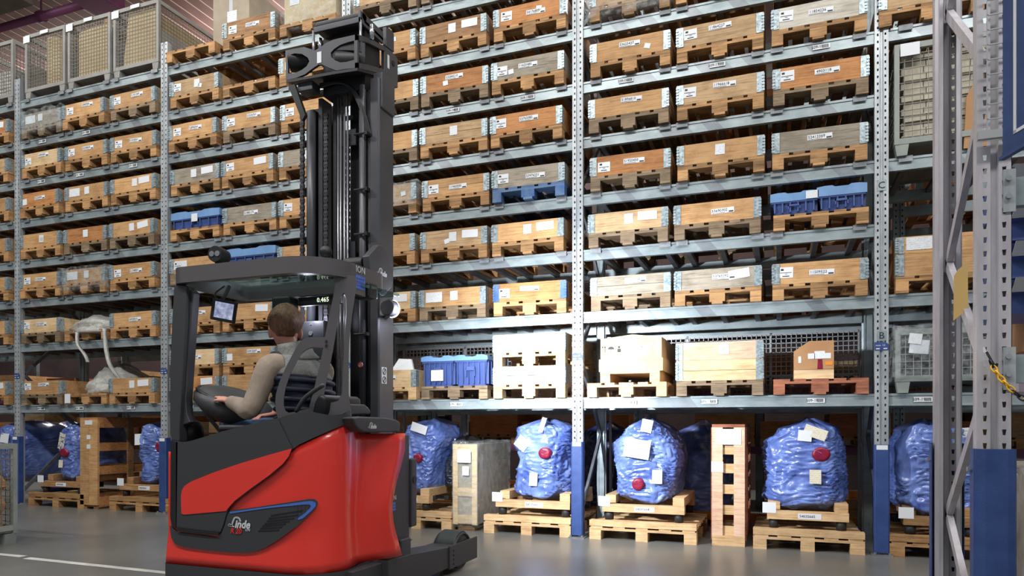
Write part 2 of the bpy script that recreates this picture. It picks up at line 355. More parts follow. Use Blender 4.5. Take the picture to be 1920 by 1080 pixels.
# ------------------------------------------------------------------ setting
RY = 7.06                       # front plane of the long rack
PX = [0.858 - 2.8 * k for k in range(-1, 6)]      # upright positions, right to left
ZL = [1.39, 2.27, 2.91, 3.48, 4.07, 4.64, 5.21, 5.80]
BH = 0.11
fl = struct(MB().box(-24, 14, -8, 14, -0.1, 0).build('floor', concrete))
p0 = onZ(-40, 1036, 0); p1 = onZ(44, 1044, 0); p2 = onZ(50, 1047, 0); p3 = onZ(420, 1086, 0)
for a, b in ((p0, p1), (p2, p3)):
    d = (b - a).normalized(); n = Vector((-d.y, d.x, 0)) * 0.035; a.z = b.z = 0.002
    o = MB().slab([a - n, b - n, b + n, a + n], (0, 0, 0.002)).build('floor_line', white_line, fl)
wb = struct(MB().box(-24, 14, 13.2, 13.4, 0, 9.2).build('wall_rear', wall_m))
struct(MB().box(-24.2, -24, -8, 14, 0, 9.2).build('wall_left', wall_m))
CEZ = 8.9
ce = struct(MB().box(-24, 14, -8, 14, CEZ + 0.06, CEZ + 0.2).build('ceiling', ceil_j))
pm = MB().box(-0.112, 0.112, -8, 14, CEZ, CEZ + 0.062).mesh('ceiling_panel', ceil_m)
for i in range(96): place('ceiling_panel', pm, ce, (-23 + 0.25 * i, 0, 0))
js = MB()
for i in range(97): x_ = -23.125 + 0.25 * i; js.box(x_ - 0.012, x_ + 0.012, -8, 14, CEZ - 0.006, CEZ + 0.05)
js.build('joint_strip', ceil_j, ce)
MB().box(1, 14, -8, 14, CEZ, CEZ + 0.06).build('ceiling_sheet', ceil_m, ce)
pp = thing('ceiling_pipe', 'purple sprinkler pipe running under the brown ceiling panels', 'pipe', (-12, 10, CEZ - 0.3))
a = onZ(-60, 73, CEZ - 0.35); b = onZ(165, 3, CEZ - 0.35); py = (a.y + b.y) / 2
MB().cyl((-24, py, CEZ - 0.35), (b.x, py, CEZ - 0.35), 0.07, 12).build('pipe_run', pipe_m, pp, smooth=True)
for x in (-18, -15.5, -14.6, -12.5):
    MB().cyl((x, py, CEZ - 0.35), (x, py, CEZ), 0.018, 6).build('hanger', pipe_m, pp)
    MB().cyl((x - 0.05, py, CEZ - 0.35), (x + 0.05, py, CEZ - 0.35), 0.1, 12).build('clamp', pipe_m, pp)
MB().box(b.x - 0.1, b.x + 0.5, py - 0.3, py + 0.3, CEZ - 0.45, CEZ).build('junction_box', pipe_m, pp, bevel=0.02)
e0 = onZ(62, 10, CEZ - 0.5)
cb = struct(MB().box(-24, e0.x, e0.y - 1.4, e0.y + 0.0, CEZ - 0.5, CEZ).build('beam_ceiling', conc_d))

# ------------------------------------------------------------------ perforated posts
def post_mesh(w, d, h, pitch, hw, hh, mm, z0=0.0, cols=2):
    """open channel with a groove down the middle of the front and two rows of real holes"""
    b = MB(); g = w * 0.13; xs = [-w / 2, -w * 0.27 - hw / 2, -w * 0.27 + hw / 2, -g, g, w * 0.27 - hw / 2, w * 0.27 + hw / 2, w / 2]
    nrow = int((h - z0) / pitch); zs = []
    for r in range(nrow): zs += [z0 + r * pitch, z0 + r * pitch + (pitch - hh) / 2, z0 + r * pitch + (pitch + hh) / 2]
    zs.append(z0 + nrow * pitch)
    for j in range(len(zs) - 1):
        za, zb = zs[j], zs[j + 1]; mid = j % 3 == 1
        for i in (0, 1, 2, 4, 5, 6):
            if mid and i in (1, 5): continue
            b.add([(xs[i], 0, za), (xs[i + 1], 0, za), (xs[i + 1], 0, zb), (xs[i], 0, zb)], [(0, 1, 2, 3)])
    gd = d * 0.16; prof = [(-g, 0), (-g * 0.6, gd), (g * 0.6, gd), (g, 0)]
    b.loft([[(x, y, z) for x, y in prof] for z in (z0, zs[-1])], closed=False)
    for sx in (-1, 1):
        prof = [(sx * w / 2, 0), (sx * w / 2, d * 0.6), (sx * w * 0.36, d * 0.66), (sx * w * 0.36, d), (sx * w * 0.2, d)]
        b.loft([[(x, y, z) for x, y in prof] for z in (z0, zs[-1])], closed=False)
    b.add([(-w * 0.36, d * 0.9, z0), (w * 0.36, d * 0.9, z0), (w * 0.36, d * 0.9, zs[-1]), (-w * 0.36, d * 0.9, zs[-1])], [(0, 1, 2, 3)])
    me = bpy.data.meshes.new('post'); me.from_pydata(b.v, [], b.f); me.materials.append(mm)
    return me
BAYN = {0: 'bay at the far picture edge', 1: 'leftmost full bay', 2: 'bay left of the mast', 3: 'bay right of the mast', 4: 'bay before upright B', 5: 'bay beyond upright B'}
SHN = ['floor', 'lowest shelf', 'second shelf', 'third shelf', 'fourth shelf', 'fifth shelf', 'sixth shelf', 'seventh shelf', 'top shelf']
SLN = ['left slot', 'middle slot', 'right slot']
def bayx(b): return 0.858 - 2.8 * (5 - b)         # left upright of bay b
pmesh = post_mesh(0.112, 0.085, 6.2, 0.0624, 0.013, 0.022, post_m)
pmesh_hi = post_mesh(0.112, 0.085, 7.4, 0.0624, 0.013, 0.022, post_m)
rmesh = post_mesh(0.112, 0.085, 6.2, 0.0624, 0.013, 0.022, galv)
UPN = {0: 'beyond the left picture edge', 1: 'standing left of the three tall cages', 2: 'between the tall cages and the cartons', 3: 'half hidden behind the lift mast',
       4: 'right of the stacked pale crates', 5: 'marked with letter B and C'}
def upright(k):
    x = bayx(k)
    t = thing('rack_upright', 'galvanised perforated rack upright with blue guard, ' + UPN[k], 'rack upright', (x, RY, 0), 0, 'uprights of the long rack')
    place('front_post', pmesh if k < 3 else pmesh_hi, t)
    place('rear_post', rmesh, t, (0, 1.1, 0), (0, 0, PI))
    z = 0.2; s = 0
    while z < 5.9:
        a = (0, 0.09, z); b = (0, 1.01, z + 0.85)
        if s: a, b = (0, 1.01, z), (0, 0.09, z + 0.85)
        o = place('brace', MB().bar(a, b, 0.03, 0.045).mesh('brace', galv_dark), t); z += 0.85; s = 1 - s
    gm = cached('rack_guard', lambda: MB().slab([(-0.062, -0.022, 0), (-0.05, -0.034, 0), (0.05, -0.034, 0), (0.062, -0.022, 0), (0.062, 0.05, 0), (0.057, 0.05, 0), (0.057, -0.02, 0), (-0.057, -0.02, 0), (-0.057, 0.05, 0), (-0.062, 0.05, 0)], (0, 0, 0.96)).mesh('post_guard', guard_m))
    g = place('post_guard', gm, t, (0, 0, 0.03)); g['label'] = 'blue post guard'
    place('guard_sticker', cached('gs', lambda: MB().box(-0.045, 0.045, -0.0355, -0.0335, 0.915, 0.955).mesh('guard_sticker', paper_p)), t, (0, 0, 0.03))
    place('base_plate', cached('bp', lambda: MB().box(-0.085, 0.085, -0.06, 0.1, 0, 0.012).box(-0.07, -0.05, -0.055, -0.035, 0.012, 0.03).box(0.05, 0.07, -0.055, -0.035, 0.012, 0.03).mesh('base_plate', bracket_m)), t)
    # load sign on the front
    ls = place('load_sign', cached('lsn', lambda: MB().slab([(-0.058, -0.004, 0), (0.058, -0.004, 0), (0.058, -0.004, 0.05), (0.03, -0.004, 0.075), (-0.058, -0.004, 0.075)], (0, 0.003, 0)).mesh('load_sign', guard_m)), t, (0, 0, 1.83))
    text('max. 12', 0.024, logo_w, ls, (-0.01, -0.006, 0.045)); place('sign_mark', cached('smk', lambda: MB().box(-0.045, -0.015, -0.0062, -0.005, 0.01, 0.02).box(0.015, 0.045, -0.0062, -0.005, 0.01, 0.02).mesh('sign_mark', logo_w)), ls)
    if k == 5:
        for ch, z in (('B', 2.1), ('C', 3.30)):
            ps = place('letter_sticker', MB().box(-0.035, 0.035, -0.004, -0.001, -0.045, 0.045).mesh('letter_sticker', galv), t, (0, 0, z - 0.14 if ch == 'B' else z))
            text(ch, 0.085, ink, ps, (0, -0.006, 0))
    return t
for k in range(1, 6): upright(k)

# ------------------------------------------------------------------ shelves
def beam_mesh(L):
    b = MB(); h = BH / 2
    prof = [(0.0, -h), (0.0, -h + 0.012), (0.004, -h + 0.014), (0.004, h - 0.022), (-0.004, h - 0.02), (-0.004, h), (0.045, h), (0.045, -h)]
    return b.loft([[(x, y, z) for y, z in prof] for x in (0, L)]).mesh('front_beam', galv_beam)
fb = beam_mesh(2.688); rb = MB().box(0, 2.688, 0, 0.045, -0.055, 0.055).mesh('rear_beam', galv)
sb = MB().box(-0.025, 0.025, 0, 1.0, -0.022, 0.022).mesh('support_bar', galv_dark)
bk = MB().box(-0.055, 0.055, -0.02, 0.12, 0, 0.006).box(-0.055, 0.055, -0.02, -0.014, -0.045, 0.006).mesh('pallet_bracket', bracket_m)
lm = MB().box(-0.075, 0.075, -0.006, -0.0045, -0.022, 0.022).mesh('shelf_label', paper_p)
barm = cached('barcode', lambda: (lambda b: [b.box(x, x + w, -0.0075, -0.0065, -0.014, 0.014) for x, w in ((0.012, .004), (.019, .002), (.024, .005), (.032, .002), (.037, .004), (.044, .002), (.049, .005), (.057, .003))][-1])(MB()).mesh('barcode', ink))
SLOT = (0.54, 1.405, 2.275)
def shelf(b, lv, brackets=(0, 1, 2), labels=()):
    z = ZL[lv - 1]; x0 = bayx(b) + 0.056
    t = thing('rack_shelf', f'galvanised beam pair forming the {SHN[lv]}, {BAYN[b]}', 'rack shelf', (x0, RY + 0.02, z), 0, 'shelves of the long rack')
    place('front_beam', fb, t); place('rear_beam', rb, t, (0, 1.0, 0))
    for s in SLOT:
        for d in (-0.33, 0, 0.33): place('support_bar', sb, t, (s - 0.056 + d, 0.045, 0.03))
    for s in brackets:
        for d in (-0.35, 0.35): place('pallet_bracket', bk, t, (SLOT[s] - 0.056 + d, 0, BH / 2))
    for px, tx in labels:
        p = onY(px, 500, RY + 0.02)
        l = place('shelf_label', lm, t, (p.x - x0, 0, 0))
        text(tx, 0.036, ink, l, (-0.033, -0.0075, 0)); place('barcode', barm, l)
LAB = {(1, 1): ((78, 'S09-10'), (150, 'S09-11'), (246, 'S09-12')), (3, 1): ((856, 'S09-14'), (995, 'S09-15')), (4, 1): ((1180, 'S09-16'), (1330, 'S09-17'), (1530, 'S09-18')),
       (5, 1): ((1731, 'S09-19'),), (3, 6): ((990, 'S09-15'), (850, 'S09-14')), (4, 6): ((1174, 'S09-16'), (1345, 'S09-17'), (1540, 'S09-18')), (1, 6): ((150, 'S09-11'), (78, 'S09-10'), (250, 'S09-12')),
       (1, 7): ((80, 'S09-10'), (162, 'S09-11')), (2, 1): ((355, 'S09-13'),)}
for b in range(0, 6):
    for lv in range(1, 9):
        if b == 5 and lv not in (1, 2, 4, 6): continue
        if b == 4 and lv == 8: continue
        shelf(b, lv, (2,) if b == 0 else (0, 1, 2) if lv > 2 else (), LAB.get((b, lv), ()))

# ------------------------------------------------------------------ pallets
def pallet_meshes(w):
    m = W[w]
    return {'block': MB().box(-0.05, 0.05, -0.05, 0.05, 0.022, 0.1).mesh('block', m), 'block_w': MB().box(-0.0725, 0.0725, -0.05, 0.05, 0.022, 0.1).mesh('block', m),
            'runner': MB().box(-0.05, 0.05, -0.6, 0.6, 0, 0.022).mesh('runner', m), 'stringer': MB().box(-0.4, 0.4, -0.07, 0.07, 0.1, 0.122).mesh('stringer', m),
            'deck_board': MB().box(-0.0725, 0.0725, -0.6, 0.6, 0.122, 0.144).mesh('deck_board', m), 'deck_n': MB().box(-0.05, 0.05, -0.6, 0.6, 0.122, 0.144).mesh('deck_board', m)}
def pallet(label, loc, rz=0, w='pallet', group='pallets in the long rack'):
    M = cached('pal' + w, lambda: pallet_meshes(w))
    t = thing('wooden_pallet', label, 'pallet', loc, rz, group)
    for x in (-0.35, 0, 0.35):
        place('runner', M['runner'], t, (x, 0, 0))
        for y in (-0.55, 0, 0.55): place('block', M['block_w' if x == 0 else 'block'], t, (x, y, 0))
    for y in (-0.53, 0, 0.53): place('stringer', M['stringer'], t, (0, y, 0))
    for i, x in enumerate((-0.3275, -0.168, 0, 0.168, 0.3275)): place('deck_board', M['deck_board' if i % 2 == 0 else 'deck_n'], t, (x, 0, 0))
    return t
def hinge_mesh(h):
    b = MB(); b.box(-0.03, 0.034, -0.606, -0.6, 0.004, h - 0.004)
    b.box(-0.034, -0.026, -0.61, -0.54, 0.01, h - 0.01)
    for k in range(6):
        z = 0.012 + k * (h - 0.024) / 6; b.box(-0.037, -0.012, -0.613, -0.604, z, z + (h - 0.024) / 6 * 0.62)
    for k in range(3):
        z = 0.03 + k * (h - 0.06) / 2.4; b.box(0.016, 0.024, -0.609, -0.605, z - 0.004, z + 0.004)
    return b
def crate_meshes(w, h, two):
    m = W[w]; D = {}
    if two: D['front'] = [(MB().box(-0.375, 0.375, -0.6, -0.58, 0.001, h / 2 - 0.002).mesh('board', m)), (MB().box(-0.375, 0.375, -0.6, -0.58, h / 2 + 0.002, h).mesh('board', m))]
    else: D['front'] = [MB().box(-0.375, 0.375, -0.6, -0.58, 0.001, h).mesh('board', m)]
    D['side'] = MB().box(0.38, 0.4, -0.6, 0.6, 0.001, h).mesh('board', m)
    D['side_l'] = MB().box(-0.4, -0.38, -0.6, 0.6, 0.001, h).mesh('board', m)
    D['rear'] = MB().box(-0.38, 0.38, 0.58, 0.6, 0.001, h).mesh('board', m)
    hm = W['pallet_blue'] if w == 'orange_blue' else hinge_m
    bl = hinge_mesh(h); D['hl'] = MB().add([(x - 0.37, y, z) for x, y, z in bl.v], bl.f).mesh('corner_hinge', hm)
    D['hr'] = MB().add([(0.37 - x, y, z) for x, y, z in bl.v], bl.f).mesh('corner_hinge', hm)
    return D
W['orange_blue'] = W['orange']
def label_on(t, kind, z0, h, num, yf=-0.602, sc=1.0):
    """paper labels on the front board of a crate"""
    a = R.uniform(-0.04, 0.04)
    def sheet(w_, h_, x, z, m, rot=0.0):
        me = cached(('sheet', round(w_, 3), round(h_, 3), m.name), lambda: MB().box(-w_ / 2, w_ / 2, 0, 0.0015, -h_ / 2, h_ / 2).mesh('paper_label', m))
        return place('paper_label', me, t, (x, yf - 0.0015, z0 + z), (0, rot, 0))
    zc = h / 2
    for k in kind:
        if k == 'A':
            l = sheet(0.125, 0.098, -0.275 + R.uniform(-.01, .03), zc + R.uniform(-.015, .02), paper_p, a)
            place('print', cached('prA', lambda: MB().box(-0.045, -0.02, 0, 0.0006, 0.018, 0.036).box(-0.05, 0.05, 0, 0.0006, -0.004, 0.001).box(-0.012, 0.012, 0, 0.0006, -0.016, -0.012).box(-0.03, 0.03, 0, 0.0006, -0.038, -0.03).mesh('print', ink)), l, (0, -0.0012, 0))
        elif k == 'N':
            l = sheet(0.21, 0.05, R.uniform(0.0, 0.09), zc + R.uniform(-0.01, 0.045), paper_p, a)
            text(num, 0.036, ink, l, (-0.028, -0.001, 0.003))
            place('print', cached('prN', lambda: MB().box(0.055, 0.098, 0, 0.0006, -0.02, -0.008).box(-0.1, 0.02, 0, 0.0006, -0.02, -0.017).mesh('print', ink)), l, (0, -0.0012, 0))
        elif k == 'W': sheet(0.19, 0.085, 0.2, zc + 0.03, paper_p, R.uniform(-.12, .05))
        elif k == 'L': sheet(0.2, 0.11, -0.22, zc + 0.01, paper)
        elif k == 'M': sheet(0.09, 0.1, R.uniform(-0.02, 0.05), zc + 0.015, paper, a)
        elif k == 'S': sheet(0.06, 0.05, R.uniform(-0.2, 0.25), zc + R.uniform(-.03, .03), paper_p, R.uniform(-.3, .3))
        elif k == 'B': l = sheet(0.1, 0.085, -0.3, zc - 0.02, paper_p, a)
def crate(label, loc, w='honey', rz=0, h=0.195, two=False, labels='', num='', group='collar crates in the long rack'):
    D = cached(('cr', w, h, two), lambda: crate_meshes(w, h, two))
    t = thing('collar_crate', label, 'crate', loc, rz, group)
    for m in D['front']: place('board', m, t)
    for k in ('side', 'side_l', 'rear'): place('board', D[k], t)
    place('corner_hinge', D['hl'], t); place('corner_hinge', D['hr'], t)
    label_on(t, labels, 0, h, num)
    return t
# bay -> level -> three slots: 'wood:labels:number[:pallet wood][:2]'   (- = filled elsewhere)
G = {
 0: {1: '|| honey:W', 2: '|| honey:A', 3: '|| honey:A', 4: '|| honey:L', 5: '|| honey:A', 6: '|| tan:A', 7: '|| orange:W'},
 1: {1: 'honey:AN:|- |honey:MW', 2: 'pale:AN:|- |honey:N:', 3: 'honey:AN:| honey:LM:|honey:AN:', 4: 'honey:MS|orange:M|honey:MW', 5: 'orange:BN:|honey:LM|honey:MW',
     6: 'pale:AN:|honey:AN:|honey:AN:', 7: '-|honey:AN:|honey:AN:'},
 2: {1: '-|-|-', 2: 'honey:N|honey:W|honey:M', 3: 'honey:LA|-|honey:M', 4: '-|grey:N|honey:A', 5: 'grey:WM|honey:AW|grey:M', 6: 'honey:AN|honey:AN|honey:A', 7: 'tan:ASM|-|honey:A'},
 3: {1: '-|-|-', 2: 'pale:W|honey:LM|orange_blue:AN', 3: 'honey:M|tan:MWS|honey:MW', 4: 'tan:S|honey:AN:11960500::2|grey:AN:53976231:pallet_blue', 5: 'honey:A|tan:M:::2|orange:AN:53765082',
     6: 'honey:A|orange:NS:53284510:pallet_grey|grey:ANS:11625485', 7: 'honey:S|brown:MW::pallet|orange:ANS:54176803'},
 4: {1: '-|-|-', 2: 'grey:N:51970594:pallet_grey:2|grey:NW:53769292|honey:AN:11509522', 3: 'tan:MW::pallet_grey|honey:N:53690302:pallet_grey|-', 4: 'orange:AN:51920450:pallet_grey|honey:M|grey:N:52413369',
     5: 'honey:N:51896810|tan:AN:11966618|orange:AN:4903118', 6: 'honey:NS:53625437|tan:AN:11864227|white:AN:11854236', 7: '-|honey:A|honey:A'},
}
PRE = {'honey': 'honey coloured', 'orange': 'reddish orange', 'brown': 'worn brown', 'grey': 'weathered grey', 'tan': 'stained tan', 'pale': 'pale new', 'white': 'bleached whitish', 'orange_blue': 'orange blue-cornered'}
def slot_loc(b, lv, s): return bayx(b) + SLOT[s], RY - 0.03 + 0.6, (ZL[lv - 1] + BH / 2 if lv else 0) + (0.007 if lv > 2 or b == 0 else 0.0)
def where(b, lv, s): return f'{SLN[s]}, {SHN[lv]}, {BAYN[b]}'
CR = {}
for b, lvs in G.items():
    for lv, row in lvs.items():
        for s, it in enumerate(row.split('|')):
            it = it.strip()
            if it in ('', '-'): continue
            f = it.split(':') + [''] * 5
            w = f[0]; x, y, z = slot_loc(b, lv, s); x += R.uniform(-0.02, 0.02); y += R.uniform(-0.015, 0.01); rz = R.uniform(-0.02, 0.02)
            num = f[2] or str(R.randint(51000000, 54999999)); pw = f[3] or R.choice(['pallet', 'pallet', 'pallet', 'pallet_grey'])
            pallet(f'wooden pallet below {PRE[w]} crate, {where(b, lv, s)}', (x, y, z), rz, pw)
            CR[b, lv, s] = crate(f'{PRE[w]} collar crate, {where(b, lv, s)}', (x, y, z + 0.144), w, rz, two=f[4] == '2', labels=f[1], num=num)
# ------------------------------------------------------------------ helpers for loads
def grid_box(w, d, h, n=14, amp=0.02, seed=0, taper=0.0):
    bm = bmesh.new(); bmesh.ops.create_cube(bm, size=1.0)
    bmesh.ops.subdivide_edges(bm, edges=bm.edges[:], cuts=n, use_grid_fill=True)
    for v in bm.verts:
        p = Vector((v.co.x * w, v.co.y * d, (v.co.z + 0.5) * h)); s = 1 - taper * p.z / h; p.x *= s; p.y *= s
        q = p * 7 + Vector((seed * 3.1, seed * 1.7, 0)); k = noise.noise(q) + 0.5 * abs(noise.noise(q * 2.3))
        k += 0.4 * math.sin((p.x * 0.9 + p.z * 1.2) * 26 + noise.noise(q) * 5) * 0.4
        nrm = Vector((v.co.x if abs(v.co.x) > 0.49 else 0, v.co.y if abs(v.co.y) > 0.49 else 0, v.co.z if abs(v.co.z) > 0.49 else 0))
        v.co = p + nrm * k * amp * 2
    b = MB(); bm.verts.index_update(); b.v = [tuple(v.co) for v in bm.verts]; b.f = [tuple(x.index for x in f.verts) for f in bm.faces]; bm.free(); return b
def carton(label, loc, w, d, h, m, rz=0, group=None, flaps=True, marks=()):
    t = thing('carton', label, 'carton', loc, rz, group)
    place('body', MB().box(-w / 2, w / 2, -d / 2, d / 2, 0.001, h).mesh('body', m), t)
    if flaps:
        place('tape_strip', MB().box(-0.03, 0.03, -d / 2 - 0.002, -d / 2, h * 0.62, h).box(-0.03, 0.03, -d / 2, d / 2, h, h + 0.002).mesh('tape_strip', tape), t)
    for (x, z, ww, hh, mm) in marks:
        place('paper_label', MB().box(x - ww / 2, x + ww / 2, -d / 2 - 0.004, -d / 2 - 0.0015, z - hh / 2, z + hh / 2).mesh('paper_label', mm), t)
    return t
def tote(label, loc, w, d, h, rz=0, group='blue totes', tags=True, lf=0.84):
    t = thing('plastic_tote', label, 'tote', loc, rz, group)
    key = ('tote', w, d, h, lf)
    def mk():
        b = MB().loft([[(sx * (w / 2 - 0.03) * 1.0, sy * (d / 2 - 0.03), 0.001) for sx, sy in ((-1, -1), (1, -1), (1, 1), (-1, 1))], [(sx * (w / 2 - 0.012), sy * (d / 2 - 0.012), h * lf) for sx, sy in ((-1, -1), (1, -1), (1, 1), (-1, 1))]])
        r = MB()
        for i in range(6):
            x = -w / 2 + 0.03 + i * (w - 0.06) / 5
            if abs(x) > w * 0.12 or True: r.box(x - 0.006, x + 0.006, -d / 2 - 0.004, -d / 2 + 0.03, 0.02, h * (lf - 0.02))
        for i in range(7):
            y = -d / 2 + 0.05 + i * (d - 0.1) / 6; r.box(w / 2 - 0.03, w / 2 + 0.003, y - 0.006, y + 0.006, 0.02, h * (lf - 0.02))
        r.box(-w / 2, w / 2, -d / 2 - 0.006, d / 2 + 0.006, h * (lf - 0.06), h * lf)
        hd = MB().box(-0.055, 0.055, -d / 2 - 0.014, -d / 2, h * lf * 0.6, h * lf * 0.74).box(-0.055, -0.045, -d / 2 - 0.014, -d / 2, h * lf * 0.36, h * lf * 0.74).box(0.045, 0.055, -d / 2 - 0.014, -d / 2, h * lf * 0.36, h * lf * 0.74)
        ld = MB().slab([(-w / 2 - 0.01, -d / 2 - 0.012, h * lf), (w / 2 + 0.01, -d / 2 - 0.012, h * lf), (w / 2 + 0.01, -d / 2 - 0.012, h * 0.98), (w * 0.36, -d / 2 - 0.012, h * 1.02), (w * 0.2, -d / 2 - 0.012, h * 1.02), (w * 0.14, -d / 2 - 0.012, h * 0.96), (-w * 0.14, -d / 2 - 0.012, h * 0.96), (-w * 0.2, -d / 2 - 0.012, h * 1.02), (-w * 0.36, -d / 2 - 0.012, h * 1.02), (-w / 2 - 0.01, -d / 2 - 0.012, h * 0.98)], (0, d + 0.024, 0))
        return b.mesh('tub', tote_d), r.mesh('ribs', tote_d), hd.mesh('handle', tote_d), ld.mesh('lid', tote_l)
    M = cached(key, mk)
    for n_, m_ in zip(('tub', 'rib_band', 'handle', 'lid'), M): place(n_, m_, t)
    if tags: place('paper_label', cached('tlab', lambda: MB().box(-0.075, 0.075, 0, 0.002, -0.06, 0.06).mesh('paper_label', paper_p)), t, (0, -d / 2 - 0.017, h * 0.36))
    return t
def wires(x0, x1, z0, z1, step, r, y=0.0):
    b = MB(); n = max(1, round((x1 - x0) / step)); k = max(1, round((z1 - z0) / step))
    for i in range(n + 1): x = x0 + (x1 - x0) * i / n; b.box(x - r, x + r, y - r, y + r, z0, z1)
    for i in range(k + 1): z = z0 + (z1 - z0) * i / k; b.box(x0, x1, y - r, y + r, z - r, z + r)
    return b
def cage(label, loc, w, d, h, m, wm, step=0.05, rz=0, group='mesh cages', foot=0.1, wr=0.0028):
    t = thing('mesh_cage', label, 'cage', loc, rz, group)
    def mk():
        P = MB().box(-0.02, 0.02, -0.02, 0.02, foot, h).mesh('corner_post', m)
        rf = MB().box(-w / 2 + 0.02, w / 2 - 0.02, -0.018, 0.018, -0.025, 0.025).mesh('rail', m)
        rs = MB().box(-0.018, 0.018, -d / 2 + 0.02, d / 2 - 0.02, -0.025, 0.025).mesh('rail', m)
        ft = MB().slab([(-0.055, -0.055, foot), (0.055, -0.055, foot), (0.04, -0.055, 0.0), (-0.04, -0.055, 0.0)], (0, 0.11, 0)).mesh('foot', m)
        fw = wires(-w / 2 + 0.02, w / 2 - 0.02, foot + 0.05, h - 0.03, step, wr).mesh('wire_panel', wm)
        bs = wires(-d / 2 + 0.02, d / 2 - 0.02, foot + 0.05, h - 0.03, step, wr); sw = MB().add([(y, x, z) for x, y, z in bs.v], bs.f).mesh('wire_panel', wm)
        fl_ = MB().box(-w / 2 + 0.02, w / 2 - 0.02, -d / 2 + 0.02, d / 2 - 0.02, foot + 0.01, foot + 0.03).mesh('floor_plate', m)
        return P, rf, rs, ft, fw, sw, fl_
    P, rf, rs, ft, fw, sw, fp = cached(('cage', w, d, h, m.name, step), mk)
    for sx in (-1, 1):
        for sy in (-1, 1):
            place('corner_post', P, t, (sx * (w / 2 - 0.02), sy * (d / 2 - 0.02), 0)); place('foot', ft, t, (sx * (w / 2 - 0.06), sy * (d / 2 - 0.06), 0))
        place('rail', rs, t, (sx * (w / 2 - 0.02), 0, foot + 0.025)); place('rail', rs, t, (sx * (w / 2 - 0.02), 0, h - 0.025))
        place('rail', rf, t, (0, sx * (d / 2 - 0.02), foot + 0.025)); place('rail', rf, t, (0, sx * (d / 2 - 0.02), h - 0.025))
        place('wire_panel', sw, t, (sx * (w / 2 - 0.02), 0, 0))
        place('wire_panel', fw, t, (0, sx * (d / 2 - 0.02), 0))
    place('floor_plate', fp, t)
    return t
def cardtag(t, x, y, z, m=None, w=0.13, h=0.1, rot=0):
    return place('paper_label', cached(('ctag', w, h, (m or paper).name), lambda: MB().box(-w / 2, w / 2, 0, 0.002, -h / 2, h / 2).mesh('paper_label', m or paper)), t, (x, y, z), (0, rot, 0))

# ------------------------------------------------------------------ bay 1 (left): three tall cages on the top shelf
zt = ZL[7] + BH / 2 + 0.007
for s, (cd, dx) in enumerate((('bulging beige card liner', 0.1), ('flat beige card liner', 0.06), ('slanted beige card liner', 0.02))):
    x = bayx(1) + SLOT[s]
    t = cage(f'tall grey mesh cage with {cd}, {SLN[s]} of the cage trio', (x, RY + 0.62, zt), 0.81, 1.2, 0.93, cage_m, wire_d)
    for sx_ in (-1, 1): place('side_plate', cached('cageside', lambda: MB().box(-0.004, 0.004, -0.57, 0.57, 0.15, 0.56).mesh('side_plate', cage_m)), t, (sx_ * 0.383, 0, 0))
    cardtag(t, -0.36, -0.612, 0.86, paper_p); cardtag(t, 0.0, -0.612, 0.905, paper, 0.16, 0.05)
    if s == 0:
        rings = [[(0.3 * math.cos(a) + 0.06, -0.05 - 0.52 * math.sin(a), z) for a in [PI * k / 14 for k in range(15)]] for z in (0.16, 0.84)]
        o = MB().loft(rings, caps=True).mesh('card_liner', card_l)
    else:
        k = 0.07 if s == 2 else 0.0
        o = MB().slab([(-0.26 - k / 2, -0.54, 0.14), (0.35, -0.54, 0.14), (0.35, -0.54, 0.86), (-0.26 + k, -0.54, 0.8 + k)], (0, 0.02, 0)).box(-0.2, 0.33, -0.5, 0.45, 0.14, 0.78).mesh('card_liner', card_l)
    c = place('card_liner', o, None, (x, RY + 0.62, zt)); tag(c, f'{cd} standing in the {SLN[s]} tall cage', 'cardboard', 'card liners')
    if s > 0:
        c = place('card_flap', MB().slab([(0.02, 0, 0.85), (0.24, 0, 0.9), (0.25, 0.01, 1.12), (0.04, 0.02, 1.1)], (0, 0.012, 0)).mesh('card_flap', card), None, (x - (0.1 if s == 1 else 0), RY + 0.3, zt))
        if s == 1: tag(c, 'brown card flap sticking up from the middle tall cage', 'cardboard')
        else: bpy.data.objects.remove(c)
x = bayx(0) + SLOT[2]
t = cage('tall grey mesh cage cut off by the upper left picture edge', (x, RY + 0.62, zt), 0.81, 1.2, 0.93, cage_m, wire_d)
c = tag(place('wrapped_goods', grid_box(0.7, 1.0, 0.4, 10, 0.02, 3).mesh('wrapped_goods', wrap_w), None, (x, RY + 0.6, zt + 0.132)), 'milky wrapped goods in the far left tall cage', 'wrapped goods')

# ------------------------------------------------------------------ wrapped loads
def wrap_over(t, z0, w, d, h, m=None, seed=1, amp=0.012, taper=0.0, n=14):
    """film around a load: a part of the wrapped thing"""
    return place('plastic_wrap', grid_box(w, d, h, n, amp, seed, taper).mesh('plastic_wrap', m or wrap_m, True), t, (0, 0, z0))
x, y, z = slot_loc(1, 7, 0)
pallet('wooden pallet under the wrapped grey crate, ' + where(1, 7, 0), (x, y, z), 0, 'pallet_grey')
wrap_over(crate('film wrapped weathered grey crate, ' + where(1, 7, 0), (x, y, z + 0.144), 'grey', labels='LM', num=''), -0.1, 0.86, 1.27, 0.32, wrap_m, 2, 0.02)
wrap_over(CR[1, 3, 1], -0.1, 0.87, 1.27, 0.32, wrap_m, 5, 0.02)
CR[1, 3, 1]['label'] = 'honey coloured crate in sagging clear wrap, ' + where(1, 3, 1)
x, y, z = slot_loc(4, 7, 0)
pallet('wooden pallet under the wrapped crate, ' + where(4, 7, 0), (x, y, z))
wrap_over(crate('honey crate in crinkled clear wrap, ' + where(4, 7, 0), (x, y, z + 0.144), 'honey', labels='WS'), -0.13, 0.87, 1.27, 0.34, wrap_m, 7, 0.025)
